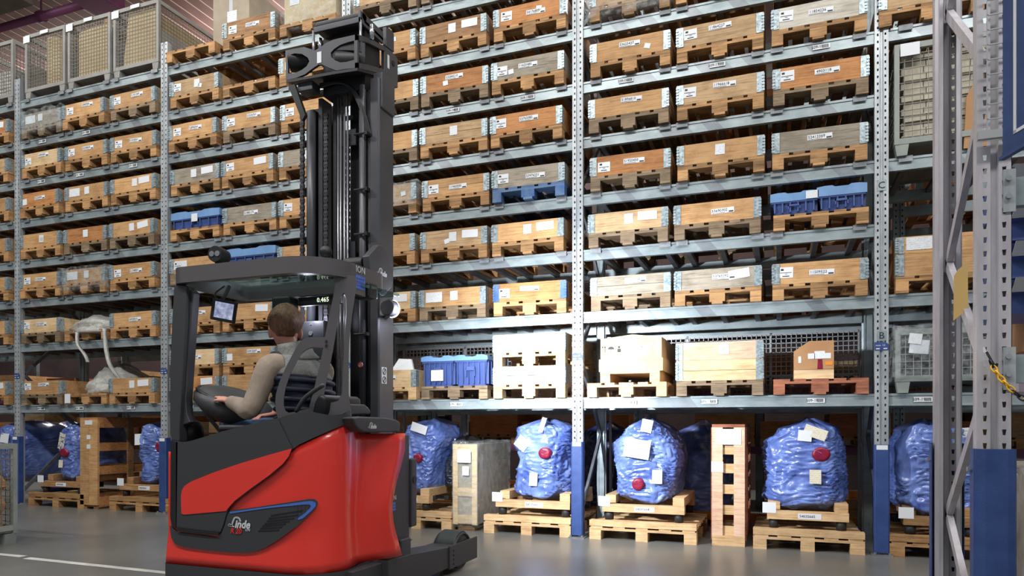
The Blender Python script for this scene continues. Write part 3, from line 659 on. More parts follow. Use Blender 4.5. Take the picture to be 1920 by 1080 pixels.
wrap_over(CR[3, 4, 0], -0.06, 0.85, 1.25, 0.27, wrap_m, 11, 0.01)
def lump(label, loc, pts, h, m, seed, n=26, rows=12):
    """sheet of plastic thrown over something: rings shrinking upwards"""
    b = MB(); rings = []
    for i in range(rows + 1):
        u = i / rows; s = (1 - u ** 2.2) ** 0.6 * 0.97 + 0.03; ring = []
        for k in range(n):
            a = 2 * PI * k / n; r0 = pts[int(k * len(pts) / n) % len(pts)]
            q = Vector((math.cos(a) * 2 + seed, math.sin(a) * 2, u * 3)); f = 1 + 0.22 * noise.noise(q * 1.6) + 0.1 * noise.noise(q * 4)
            ring.append((math.cos(a) * r0[0] * s * f, math.sin(a) * r0[1] * s * f, h * u * (1 + 0.25 * noise.noise(q * 0.8))))
        rings.append(ring)
    return tag(place('plastic_sheet', b.loft(rings).mesh('plastic_sheet', m, True), None, loc), label, 'plastic sheet', 'plastic sheets')
x, y, z = slot_loc(1, 2, 1)
pallet('wooden pallet under the milky wrapped bundle, ' + where(1, 2, 1), (x, y, z))
lump('milky plastic wrapped bundle draping a pallet, ' + where(1, 2, 1), (x - 0.02, y - 0.1, z + 0.1), [(0.58, 0.56)], 0.3, wrap_w, 3)
x1, y1, z1 = slot_loc(1, 1, 1)
o = pallet('low wooden pallet under white plastic, ' + where(1, 1, 1), (x1, y1, z1)); cardtag(o, -0.33, -0.61, 0.08, paper_p, 0.11, 0.13)
lump('white plastic sheet heaped on a low pallet, ' + where(1, 1, 1), (x1 + 0.1, y1 - 0.1, z1 + 0.146), [(0.4, 0.45)], 0.42, wrap_w, 8)
carton('small brown carton behind the white plastic heap', (x1 - 0.05, y1 + 0.45, z1 + 0.146), 0.35, 0.25, 0.3, card)
def ribbon(label, pts, w, m):
    b = MB(); rows = catmull(pts, 5, False)
    b.loft([[p + Vector((-w / 2, 0.004 * math.sin(i), 0)), p + Vector((0, -0.03, 0)), p + Vector((w / 2, 0, 0)), p + Vector((0, -0.022, 0))] for i, p in enumerate(rows)])
    return tag(b.build('plastic_strip', m, None, True), label, 'plastic strip', 'plastic strips')
ribbon('torn plastic strip hanging between second and lowest shelf', [(x + 0.36, y - 0.6, z + 0.14), (x + 0.42, y - 0.62, z - 0.15), (x + 0.5, y - 0.62, z - 0.38), (x + 0.6, y - 0.5, z - 0.62)], 0.09, wrap_w)
ribbon('short plastic strip dangling below the milky bundle', [(x - 0.05, y - 0.68, z + 0.1), (x + 0.02, y - 0.72, z - 0.08), (x + 0.14, y - 0.71, z - 0.22), (x + 0.18, y - 0.7, z - 0.32)], 0.07, wrap_w)

# ------------------------------------------------------------------ bay 2 specials
x, y, z = slot_loc(2, 8, 0)
pallet('wooden pallet carrying tall taped cartons, ' + where(2, 8, 0), (x - 0.05, y - 0.02, z))
carton('tall grey brown carton wrapped in film, ' + where(2, 8, 0), (x + 0.19, y + 0.2, z + 0.145), 0.6, 0.72, 0.92, card_g, marks=((0.02, 0.55, 0.16, 0.2, paper), (0.02, 0.13, 0.18, 0.1, paper)))
x, y, z = slot_loc(2, 8, 1)
pallet('wooden pallet below the brown crate, ' + where(2, 8, 1), (x, y, z)); crate('worn brown collar crate, ' + where(2, 8, 1), (x, y, z + 0.144), 'brown', labels='AN', num='53228714')
x, y, z = slot_loc(2, 8, 2)
pallet('wooden pallet below a wrapped tan carton, ' + where(2, 8, 2), (x, y, z))
wrap_over(carton('tan carton under clear wrap, ' + where(2, 8, 2), (x, y, z + 0.145), 0.74, 1.1, 0.6, card_l, marks=((-0.22, 0.3, 0.14, 0.12, paper),)), -0.08, 0.8, 1.17, 0.7, wrap_m, 21, 0.02)
x, y, z = slot_loc(2, 7, 1)
pallet('wooden pallet below the machine part, ' + where(2, 7, 1), (x, y, z))
t = thing('machine_part', 'grey steel machine part with lugs, ' + where(2, 7, 1), 'machine part', (x, y - 0.3, z + 0.145))
place('base', MB().box(-0.25, 0.3, -0.2, 0.3, 0, 0.05).mesh('base', bracket_m), t)
for k, dx in enumerate((-0.12, 0.02, 0.16)): place('lug', MB().slab([(dx - 0.06, -0.1, 0.05), (dx + 0.06, -0.1, 0.05), (dx + 0.05, -0.1, 0.12), (dx + 0.02, -0.1, 0.1), (dx - 0.02, -0.1, 0.1), (dx - 0.05, -0.1, 0.12)], (0, 0.25, 0)).mesh('lug', bracket_m), t)
cardtag(t, -0.05, -0.21, 0.02, paper, 0.2, 0.05)
x, y, z = slot_loc(2, 4, 0)
pallet('wooden pallet below one wide blue tote, ' + where(2, 4, 0), (x, y, z)); o = tote('wide blue tote with pale blue lid, ' + where(2, 4, 0), (x, y, z + 0.145), 0.78, 1.16, 0.22, tags=False, lf=0.58); cardtag(o, 0.0, -0.6, 0.13, paper, 0.1, 0.1)
x, y, z = slot_loc(2, 3, 1)
pallet('wooden pallet below the blue tote above the cab roof', (x, y, z)); tote('blue lidded tote showing above the cab roof', (x, y, z + 0.145), 0.78, 1.16, 0.24, tags=False, lf=0.6)
for s in range(3):
    x, y, z = slot_loc(2, 1, s)
    w1, w2 = (('orange', 'pale'), ('honey', 'honey'), ('honey', 'tan'))[s]
    pallet(f'lower pallet of the crate stack, {where(2, 1, s)}', (x, y, z), 0, 'pallet_grey')
    crate(f'lower {PRE[w1]} crate of the stack, {where(2, 1, s)}', (x, y, z + 0.144), w1, labels='W', group='stacked crates')
    pallet(f'upper pallet of the crate stack, {where(2, 1, s)}', (x, y, z + 0.34), 0, 'pallet')
    crate(f'upper {PRE[w2]} crate of the stack, {where(2, 1, s)}', (x, y, z + 0.484), w2, labels='BN', num='53412207', group='stacked crates')
# ------------------------------------------------------------------ bay 3 specials
for s in (0, 1, 2):
    x, y, z = slot_loc(3, 8, s)
    pallet('wooden pallet at the top picture edge, ' + where(3, 8, s), (x, y, z), 0, 'pallet_grey'); crate('tan crate at the top picture edge, ' + where(3, 8, s), (x, y, z + 0.144), 'tan', labels='')
x, y, z = slot_loc(3, 1, 0)
pallet('pinkish wooden pallet beside the blue totes', (x, y, z), 0, 'pallet_new'); crate('pale crate with loose sheet on top beside the blue totes', (x, y, z + 0.144), 'pale', labels='AN', num='53118824')
tag(MB().slab([(x + 0.02, y - 0.5, z + 0.342), (x + 0.3, y - 0.48, z + 0.342), (x + 0.26, y - 0.46, z + 0.47), (x + 0.1, y - 0.46, z + 0.48)], (0, 0.03, 0)).build('foam_sheet', paper_p), 'white folded sheet standing on the pale crate', 'sheet')
x, y, z = slot_loc(3, 1, 1)
pallet('greyish wooden pallet below two blue totes', (x, y, z), 0, 'pallet_grey')
for k, dx in enumerate((-0.2, 0.2)): tote(('left' if k == 0 else 'right') + ' blue ribbed tote with turquoise lid on the shared pallet', (x + dx, y - 0.3, z + 0.145), 0.385, 0.58, 0.33, tags=k == 0)
x, y, z = slot_loc(3, 1, 2)
pallet('lower pallet of the pale double stack beside the upright', (x, y, z), 0, 'pallet_new'); crate('lower pale crate of the double stack beside the upright', (x, y, z + 0.144), 'white', labels='W', two=True)
pallet('upper pallet of the pale double stack beside the upright', (x, y, z + 0.34), 0, 'pallet_new'); crate('upper pale crate of the double stack beside the upright', (x, y, z + 0.484), 'pale', labels='')
# ------------------------------------------------------------------ bay 4 specials
x, y, z = slot_loc(4, 1, 0)
pallet('pale wooden pallet under the shipping carton', (x - 0.03, y, z), 0, 'pallet_new')
t = thing('pallet_riser', 'pale wooden riser between carton and pallet', 'riser', (x, y - 0.02, z + 0.145))
for dx in (-0.25, 0.25): place('block', MB().box(dx - 0.05, dx + 0.05, -0.55, 0.4, 0, 0.09).mesh('block', W['pallet_new']), t)
place('deck_board', MB().box(-0.3, 0.3, -0.56, 0.42, 0.09, 0.112).mesh('deck_board', W['pallet_new']), t)
t = carton('cardboard shipping carton with handling symbols on a pale riser', (x, y - 0.02, z + 0.258), 0.62, 1.0, 0.34, card_l, flaps=False)
place('lower_sleeve', MB().box(-0.325, 0.325, -0.51, 0.51, 0.002, 0.13).mesh('lower_sleeve', card_l), t)
place('top_flap', MB().slab([(-0.31, -0.5, 0.34), (0.31, -0.5, 0.34), (0.02, -0.5, 0.375)], (0, 0.98, 0)).mesh('top_flap', card_l), t)
pr = MB()
for dx in (-0.29, -0.265): pr.box(dx, dx + 0.004, -0.5025, -0.5005, 0.2, 0.26).slab([(dx - 0.008, -0.5025, 0.25), (dx + 0.012, -0.5025, 0.25), (dx + 0.002, -0.5025, 0.27)], (0, 0.002, 0)).box(dx - 0.01, dx + 0.014, -0.5025, -0.5005, 0.19, 0.194)
pr.slab([(-0.2 + 0.033 * math.cos(a), -0.5025, 0.232 + 0.028 * math.sin(a)) for a in [PI * k / 8 for k in range(9)]], (0, 0.002, 0)).box(-0.202, -0.198, -0.5025, -0.5005, 0.192, 0.235)
pr.box(-0.135, -0.1, -0.5025, -0.5005, 0.2, 0.235).box(-0.127, -0.108, -0.5025, -0.5005, 0.24, 0.262)
place('handling_symbols', pr.mesh('handling_symbols', ink), t)
l = place('paper_label', MB().box(-0.02, 0.2, -0.503, -0.5012, 0.215, 0.265).mesh('paper_label', paper_p), t); text('17544145', 0.034, ink, l, (0.07, -0.5042, 0.243))
x, y, z = slot_loc(4, 1, 1)
pallet('dark grey pallet below the tall pale crate', (x, y, z), 0, 'pallet_grey')
crate('lower pale collar of the tall crate', (x, y, z + 0.144), 'pale', two=True, h=0.2, group='tall crate collars')
W['redpale'] = wood('wood_pink', srgb(226, 190, 162), srgb(206, 160, 130)); PRE['redpale'] = 'pinkish'
crate('upper pinkish collar of the tall crate', (x, y, z + 0.345), 'redpale', h=0.17, labels='M', group='tall crate collars')
x, y, z = slot_loc(4, 1, 2)
pallet('dark reddish pallet carrying the slanted carton', (x + 0.02, y, z), 0, 'redwood')
tag(MB().box(x - 0.2, x + 0.14, y - 0.52, y + 0.3, z + 0.145, z + 0.235).build('wooden_tray', W['pale']), 'low pale wooden tray below the slanted carton', 'tray')
t = thing('slanted_carton', 'brown carton with cut corner, white labels and red strap', 'carton', (x - 0.03, y - 0.11, z + 0.236))
place('body', MB().slab([(-0.17, -0.42, 0), (0.17, -0.42, 0), (0.17, -0.42, 0.26), (-0.04, -0.42, 0.26), (-0.17, -0.42, 0.17)], (0, 0.7, 0)).mesh('body', card), t)
for (a, c, w_, h_, mm) in ((0.05, 0.13, 0.09, 0.07, paper), (-0.02, 0.12, 0.06, 0.05, paper), (0.12, 0.12, 0.05, 0.05, paper), (-0.12, 0.09, 0.025, 0.06, paper_p), (0.13, 0.05, 0.06, 0.03, orange_beam)):
    place('paper_label', MB().box(a - w_ / 2, a + w_ / 2, -0.4235, -0.4205, c - h_ / 2, c + h_ / 2).mesh('paper_label', mm), t)
place('red_strap', MB().slab([(0.03, -0.4245, 0.0), (0.075, -0.4245, 0.0), (0.07, -0.4245, 0.09), (0.035, -0.4245, 0.09)], (0, 0.003, 0)).mesh('red_strap', red_cap), t)
x, y, z = slot_loc(4, 3, 2)
pallet('honey pallet below the long blue lidded totes', (x + 0.02, y, z))
for k, dx in enumerate((-0.2, 0.2)):
    o = tote(('left' if k == 0 else 'right') + ' blue tote with pale lid, right slot, third shelf, bay before upright B', (x + dx, y - 0.3, z + 0.145), 0.395, 0.58, 0.2 + 0.02 * k, tags=False, lf=0.6)
    if k == 0: cardtag(o, 0.15, -0.31, 0.16, paper, 0.1, 0.07)
# ------------------------------------------------------------------ bay 5
def at5(px, lv): return onY(px, 500, RY - 0.03).x, RY + 0.57, ZL[lv - 1] + BH / 2 + 0.002
x, y, z = at5(1745, 6); pallet('wooden pallet high beyond upright B', (x, y, z)); crate('tan collar crate high beyond upright B', (x, y, z + 0.144), 'tan', two=True, labels='', num='')
x, y, z = at5(1780, 4)
t = cage('tall grey green mesh cage full of beige blocks beyond upright B', (x, y, z), 0.84, 1.2, 0.98, cage_g, wire_d, 0.06)
cardtag(t, -0.3, -0.612, 0.92, paper_p, 0.15, 0.11)
bl = thing('block_stack', 'stack of beige blocks inside the tall grey green cage', 'blocks', (x, y, z))
bm_ = MB().box(-0.086, 0.086, -0.5, 0.5, 0, 0.056).mesh('block', brick_m)
for i in range(13):
    for j in range(4): place('block', bm_, bl, (-0.27 + j * 0.178 + (0.02 if i % 2 else 0), 0.01 * (i % 3) - 0.03, 0.135 + i * 0.06), (0, R.uniform(-.02, .02), 0))
x, y, z = at5(1778, 2)
pallet('wooden pallet below the tall honey crate beyond upright B', (x, y, z)); crate('lower collar of the tall honey crate beyond upright B', (x, y, z + 0.144), 'honey', h=0.195, labels=''); crate('upper collar of the tall honey crate beyond upright B', (x, y, z + 0.34), 'honey', h=0.15, labels='L')
x, y, z = at5(1782, 1)
t = cage('low grey green mesh cage under clear film beyond upright B', (x, y, z), 0.84, 1.2, 0.56, cage_g, wire_m, 0.06)
cardtag(t, -0.24, -0.625, 0.4, paper_p, 0.15, 0.12, 0.1); cardtag(t, -0.27, -0.63, 0.47, paper, 0.1, 0.09, 0.15)
wrap_over(t, 0.12, 0.88, 1.25, 0.47, wrap_m, 31, 0.008)
tag(place('grey_bundle', grid_box(0.7, 0.9, 0.28, 8, 0.05, 4).mesh('grey_bundle', rubber), None, (x, y, z + 0.135)), 'dark bundle lying in the low mesh cage', 'bundle')

# ------------------------------------------------------------------ floor row: bagged engines on timber skids
def machine_pallet(label, loc, w, m='pallet_new', rz=0):
    t = thing('wooden_pallet', label, 'pallet', loc, rz, 'floor pallets'); mm = W[m]; h = w / 2
    for x in (-h + 0.06, 0, h - 0.06):
        for y in (-0.54, 0, 0.5): place('block', MB().box(-0.06, 0.06, -0.06, 0.06, 0, 0.095).mesh('block', mm), t, (x, y, 0))
    place('lower_board', MB().box(-h, h, -0.6, -0.5, 0.095, 0.118).mesh('lower_board', mm), t)
    place('lower_board', MB().box(-h, h, 0.46, 0.56, 0.095, 0.118).mesh('lower_board', mm), t)
    for i in range(5):
        x = -h + 0.075 + i * (w - 0.15) / 4; place('spacer', MB().box(x - 0.06, x + 0.06, -0.595, 0.55, 0.118, 0.136).mesh('spacer', mm), t)
    place('front_board', MB().box(-h, h, -0.6, -0.5, 0.136, 0.195).mesh('front_board', mm), t)
    for i in range(5): y = -0.4 + i * 0.23; place('deck_board', MB().box(-h, h, y - 0.07, y + 0.07, 0.136, 0.16).mesh('deck_board', mm), t)
    return t
def skid(label, loc, w, num, m='pallet_new'):
    t = thing('timber_skid', label, 'skid', loc, 0, 'timber skids'); mm = W[m]; h = w / 2
    for x in (-h + 0.06, h - 0.06):
        for y in (-0.46, 0.4): place('rubber_foot', MB().cyl((x, y, 0), (x, y, 0.082), 0.045, 14).mesh('rubber_foot', rubber, True), t)
    place('front_beam', MB().box(-h, h, -0.52, -0.42, 0.083, 0.16).mesh('front_beam', mm), t)
    place('rear_beam', MB().box(-h, h, 0.35, 0.45, 0.083, 0.16).mesh('rear_beam', mm), t)
    for s in (-1, 1): place('side_beam', MB().box(s * (h - 0.06) - 0.055, s * (h - 0.06) + 0.055, -0.5 if s > 0 else -0.4, 0.45, 0.161, 0.245).mesh('side_beam', mm), t)
    cardtag(t, -h + 0.02, -0.523, 0.19, paper_p, 0.12, 0.1); l = cardtag(t, 0.02, -0.5225, 0.12, paper_p, 0.2, 0.05)
    text(num, 0.034, ink, l, (-0.02, -0.001, 0))
    return t
def bag(label, loc, prof, d, m, seed, extras=(), n=56):
    """prof: list of (height, half width left, half width right)"""
    t = thing('bagged_engine', label, 'bagged engine', loc, 0, 'bagged engines')
    rows = 84; n = 104; rings = []; H = prof[-1][0]
    def pw(z):
        for (a, l, r), (b, l2, r2) in zip(prof, prof[1:]):
            if z <= b: u = (z - a) / (b - a); u = u * u * (3 - 2 * u); return l + (l2 - l) * u, r + (r2 - r) * u
        return prof[-1][1:]
    for i in range(rows + 1):
        z = H * i / rows; l, r = pw(z); e = min(1, math.sqrt(max(0.0, 1 - max(0, (i / rows - 0.86) / 0.14) ** 2)) + 0.05) * min(1, 0.75 + i / rows * 4); ring = []
        for k in range(n):
            a = 2 * PI * k / n; c, s = math.cos(a), math.sin(a)
            c2 = math.copysign(abs(c) ** 0.7, c); s2 = math.copysign(abs(s) ** 0.7, s)
            q = Vector((c * 1.3 + seed * 5.3, s * 1.3, z * 2.4)); w1 = noise.noise(q * 0.9) * 1.2; w2 = noise.noise(q * 0.9 + Vector((9, 3, 1))) * 1.2
            # taut folds: ridges stretched along a direction that drifts over the bag, gathers near the waist
            ca, sa = math.cos(w1 * 3.0 + 0.6), math.sin(w1 * 3.0 + 0.6); U = a * 1.6 + w2 * 0.5; V = z * 3.2 + w1 * 0.4
            p1, p2 = U * ca + V * sa, -U * sa + V * ca
            rd = (1 - abs(noise.noise(Vector((p1 * 0.55 + seed, p2 * 2.0, seed * 2.2))))) ** 3
            ga = math.cos(a * 17 + 3 * w2) * (math.exp(-((z / H - 0.42) / 0.1) ** 2) + 0.8 * math.exp(-((z / H - 0.95) / 0.12) ** 2))
            f = 1 + 0.12 * noise.noise(q) + 0.09 * (rd - 0.5) + 0.018 * ga + 0.03 * noise.noise(q * 2.6)
            ring.append(((r if c > 0 else l) * c2 * e * f, d / 2 * s2 * e * f, z + 0.05 * noise.noise(q * 1.2)))
        rings.append(ring)
    place('bag_film', MB().loft(rings).mesh('bag_film', m, True), t)
    for kind, x, z, w_, h_, rot in extras:
        l, r = pw(z); y = -d / 2 * max(0.35, (1 - min(0.99, abs(x) / (r if x > 0 else l)) ** 2.6) ** 0.4) * 1.02 - 0.02
        if kind == 'red':
            rg = [[(x + h_ * math.cos(a) * w_ * q2, y - dy, z + math.sin(a) * w_ * q2) for a in [2 * PI * k / 14 for k in range(14)]] for q2, dy in ((1.15, -0.07), (1.0, 0.002), (0.7, 0.006), (0.3, 0.004))]
            place('red_cap', MB().loft(rg).mesh('red_cap', red_cap, True), t)
        else:
            mm = {'p': paper_p, 't': paper_t, 'q': paper}[kind]
            b = MB().box(-w_ / 2, w_ / 2, 0, 0.003, -h_ / 2, h_ / 2)
            place('paper_tag', b.mesh('paper_tag', mm), t, (x, y, z), (R.uniform(-0.1, 0.05), rot, R.uniform(-.05, .05)))
    return t
FY = 7.03
def pxw(a, b, Y=FY): xa, xb = onY(a, 500, Y).x, onY(b, 500, Y).x; return (xa + xb) / 2, xb - xa
Z0 = 0.197
for nm, pa, pb, sa, sb_, num, ml in (('left of the tall wooden crate', 52, 158, 68, 145, '54035660', 'pallet'), ('right of the tall wooden crate', 205, 318, 218, 308, '54035661', 'pallet'),
        ('beside the red truck', 716, 846, 722, 800, '54035662', 'pallet_new'), ('right of the wrapped tall box', 907, 1070, 926, 1066, '54035663', 'pallet_new'), ('left of the slatted crate', 1105, 1306, 1127, 1282, '54035664', 'pallet_new'),
        ('right of the slatted crate', 1412, 1622, 1438, 1593, '54035665', 'pallet_new'), ('beyond upright B', 1668, 1870, 1696, 1840, '54035666', 'pallet')):
    x, w_ = pxw(pa, pb); xs_, ws_ = pxw(sa, sb_)
    machine_pallet(f'floor pallet under the bagged engine {nm}', (x, FY + 0.6, 0), min(w_, 1.1), ml)
    skid(f'timber skid on rubber feet under the bag {nm}', (xs_, FY + 0.57, Z0), min(ws_, 0.95), num, ml)
Zb = Z0 + 0.166
def bx(px): return onY(px, 500, 7.2).x
x = bx(1208)
bag('bulging pale blue bagged engine with blank white sheet', (x, 7.62, Zb), [(0, .24, .22), (.1, .33, .31), (.3, .33, .35), (.42, .36, .37), (.6, .37, .34), (.72, .26, .27), (.86, .05, .13)], 0.95, bag_m, 1,
    (('p', -0.06, 0.56, 0.26, 0.19, 0.15), ('p', 0.04, 0.79, 0.11, 0.13, 0.2), ('t', 0.14, 0.28, 0.1, 0.14, 0), ('red', -0.05, 0.2, 0.06, 1.0, 0)))
x = bx(1008)
bag('waisted pale blue bagged engine beside the wrapped tall box', (x, 7.62, Zb), [(0, .2, .22), (.12, .32, .33), (.3, .31, .32), (.4, .27, .3), (.6, .33, .33), (.75, .29, .32), (.86, .12, .2)], 0.95, bag_m, 2,
    (('p', -0.16, 0.6, 0.14, 0.13, 0.7), ('p', 0.08, 0.8, 0.05, 0.16, 0.3), ('t', -0.02, 0.22, 0.09, 0.14, 0.05), ('red', 0.1, 0.5, 0.06, 1.1, 0)))
x = bx(1515)
bag('leaning deep blue bagged engine with big red cap', (x, 7.62, Zb), [(0, .28, .26), (.1, .4, .36), (.3, .38, .36), (.45, .42, .34), (.62, .42, .34), (.75, .28, .3), (.86, .06, .16)], 0.95, bag_m, 3,
    (('t', 0.06, 0.73, 0.2, 0.1, 0.35), ('p', -0.03, 0.7, 0.12, 0.1, 0.1), ('t', 0.06, 0.32, 0.1, 0.13, 0.0), ('red', 0.11, 0.53, 0.065, 1.2, 0)))
x = bx(1748)
bag('deep blue bagged engine half hidden by the near uprights', (x, 7.62, Zb), [(0, .24, .4), (.12, .32, .46), (.4, .33, .46), (.6, .32, .42), (.74, .24, .3), (.84, .05, .1)], 0.95, bag_m, 4,
    (('p', 0.06, 0.62, 0.1, 0.24, 0.15), ('q', 0.3, 0.66, 0.18, 0.24, -0.1)))
x = bx(784)
bag('narrow blue bagged engine peeking out beside the truck', (x, 7.62, Zb), [(0, .25, .13), (.2, .28, .17), (.45, .28, .2), (.65, .3, .26), (.78, .22, .2), (.86, .1, .1)], 0.9, bag_m, 5, (('p', 0.04, 0.76, 0.2, 0.1, 0.3), ('red', 0.02, 0.42, 0.05, 1, 0)))
x = bx(806) + 0.25
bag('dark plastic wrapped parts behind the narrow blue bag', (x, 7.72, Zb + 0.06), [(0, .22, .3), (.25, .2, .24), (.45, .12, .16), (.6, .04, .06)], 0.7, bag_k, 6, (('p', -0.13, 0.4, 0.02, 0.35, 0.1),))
x = bx(128)
bag('small blue bagged engine left of the tall wooden crate', (x, 7.62, Zb), [(0, .2, .2), (.15, .27, .25), (.35, .2, .24), (.55, .27, .25), (.7, .24, .22), (.84, .05, .1)], 0.9, bag_m, 7,
    (('t', -0.06, 0.56, 0.12, 0.24, 0.3), ('p', -0.24, 0.5, 0.08, 0.24, -0.3), ('red', -0.02, 0.4, 0.06, 1.3, 0), ('t', -0.1, 0.24, 0.08, 0.11, 0)))
x = bx(278)
bag('slim pale blue bagged engine beside the truck rear', (x, 7.62, Zb), [(0, .14, .2), (.1, .2, .3), (.22, .18, .3), (.4, .3, .3), (.6, .28, .3), (.74, .16, .2), (.82, .05, .06)], 0.9, bag_m, 8, (('p', -0.12, 0.6, 0.16, 0.15, -0.05), ('red', 0.18, 0.5, 0.06, 0.8, 0)))
x = onY(92, 500, 8.5).x
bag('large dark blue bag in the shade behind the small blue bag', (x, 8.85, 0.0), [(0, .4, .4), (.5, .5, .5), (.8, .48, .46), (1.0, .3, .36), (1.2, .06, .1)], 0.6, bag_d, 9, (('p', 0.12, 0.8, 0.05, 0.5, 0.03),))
x = bx(14)
bag('blue bagged engine at the left picture edge behind the floor cage', (x, 7.62, Zb), [(0, .2, .2), (.15, .27, .25), (.4, .26, .24), (.55, .27, .25), (.7, .24, .22), (.84, .05, .1)], 0.9, bag_m, 10, (('p', 0.02, 0.6, 0.18, 0.14, 0.1),))
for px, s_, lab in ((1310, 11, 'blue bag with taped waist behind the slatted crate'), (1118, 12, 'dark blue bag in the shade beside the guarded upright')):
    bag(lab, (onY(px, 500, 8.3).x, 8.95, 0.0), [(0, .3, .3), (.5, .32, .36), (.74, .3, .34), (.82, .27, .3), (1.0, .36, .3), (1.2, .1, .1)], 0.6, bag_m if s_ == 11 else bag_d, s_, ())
# tall wooden crate (bay 1)
x, w_ = pxw(150, 183); t = thing('open_crate', 'tall open orange wooden crate between two bagged engines', 'crate', (x, FY, 0.06))
for s in (-1, 1): place('front_post', MB().box(s * w_ / 4 - w_ / 4 + 0.002, s * w_ / 4 + w_ / 4 - 0.002, 0, 0.03 if s > 0 else 0.022, 0, 1.17).mesh('front_post', W['honey']), t)
xr_ = w_ / 2
for z in (0.0, 0.42, 0.74, 1.06): place('side_slat', MB().box(xr_ - 0.02, xr_, 0.03, 1.15, z, z + 0.11).mesh('side_slat', W['orange']), t); place('side_slat', MB().box(-xr_, -xr_ + 0.02, 0.03, 1.15, z, z + 0.11).mesh('side_slat', W['orange']), t)
for y_ in (0.55, 1.15): place('side_post', MB().box(xr_, xr_ + 0.03, y_ - 0.09, y_, 0, 1.17).mesh('side_post', W['brown']), t)
place('floor_board', MB().box(-xr_, xr_, 0.03, 1.15, -0.03, 0.0).mesh('floor_board', W['orange']), t)
for k in range(2): place('skid_runner', MB().box(-xr_ + 0.02 + k * (w_ - 0.12), -xr_ + 0.1 + k * (w_ - 0.12), 0.02, 1.1, -0.06, -0.03).mesh('skid_runner', W['brown']), t)
place('top_board', MB().box(-xr_, xr_, 0, 1.15, 1.17, 1.2).mesh('top_board', W['orange']), t)
for z in (1.13, 0.93, 0.8): cardtag(t, 0.0 if z > 1 else 0.0, -0.004, z, paper, 0.14 if z > 1 else 0.07, 0.06)
# slatted crate (bay 4)
x, w_ = pxw(1334, 1396); h_ = 1.14; t = thing('slatted_crate', 'tall narrow slatted crate with paper between blue bags', 'crate', (x, FY + 0.05, 0)); q = w_ / 2
for s in (-1, 1): place('upright_slat', MB().box(s * (q - 0.05) - 0.05, s * (q - 0.05) + 0.05, 0, 0.022, 0.1, h_).mesh('upright_slat', W['redpale']), t)
for z in (0.1, 0.3, 0.5, 0.7, 0.88): place('cross_slat', MB().box(-q + 0.02, q - 0.02, 0.024, 0.044, z, z + 0.09).mesh('cross_slat', W['pallet_new']), t)
for s in (-1, 1):
    for y_ in (0.1, 0.45, 0.8, 1.1): place('side_slat', MB().box(s * q - 0.012, s * q + 0.012, y_ - 0.055, y_ + 0.055, 0.05, h_).mesh('side_slat', W['redwood']), t)
    for z in (0.1, 0.4, 0.7, 1.0): place('side_rail', MB().box(s * (q - 0.03) - 0.012, s * (q - 0.03) + 0.012, 0.05, 1.16, z, z + 0.09).mesh('side_rail', W['redwood']), t)
place('base_board', MB().box(-q, q, 0, 1.16, 0.0, 0.1).mesh('base_board', W['pallet_new']), t)
place('top_board', MB().box(-q, q, 0.0, 1.16, h_, h_ + 0.03).mesh('top_board', W['redwood']), t)
cardtag(t, 0, -0.004, h_ - 0.09, paper, 0.24, 0.15); cardtag(t, -q + 0.05, -0.004, 0.76, paper_p, 0.11, 0.1)
# wrapped tall box (bay 3)
x, w_ = pxw(846, 893); t = thing('wrapped_box', 'tall film wrapped box with white sheet beside blue bag', 'wrapped box', (x, FY + 0.02, 0.0)); q = w_ / 2
place('body', MB().box(-q + 0.02, q - 0.02, 0.03, 1.0, 0.07, 0.95).mesh('body', card_g), t)
for s in (-1, 1): place('edge_board', MB().box(s * (q - 0.035) - 0.03, s * (q - 0.035) + 0.03, 0.01, 0.03, 0.07, 0.95).mesh('edge_board', W['pale']), t)
for z in (0.08, 0.38, 0.86): place('cross_board', MB().box(-q + 0.06, q - 0.06, 0.012, 0.03, z, z + 0.09).mesh('cross_board', W['pale']), t)
place('base_runner', MB().box(-q + 0.05, q - 0.05, 0.05, 1.0, 0, 0.07).mesh('base_runner', W['brown']), t)
cardtag(t, 0.0, -0.014, 0.82, paper_p, 0.16, 0.14); cardtag(t, 0.02, -0.014, 0.66, paper, 0.08, 0.1)
g = grid_box(w_, 1.02, 0.94, 16, 0.006, 40); place('film', g.mesh('film', wrap_m, True), t, (0, 0.51, 0.04))

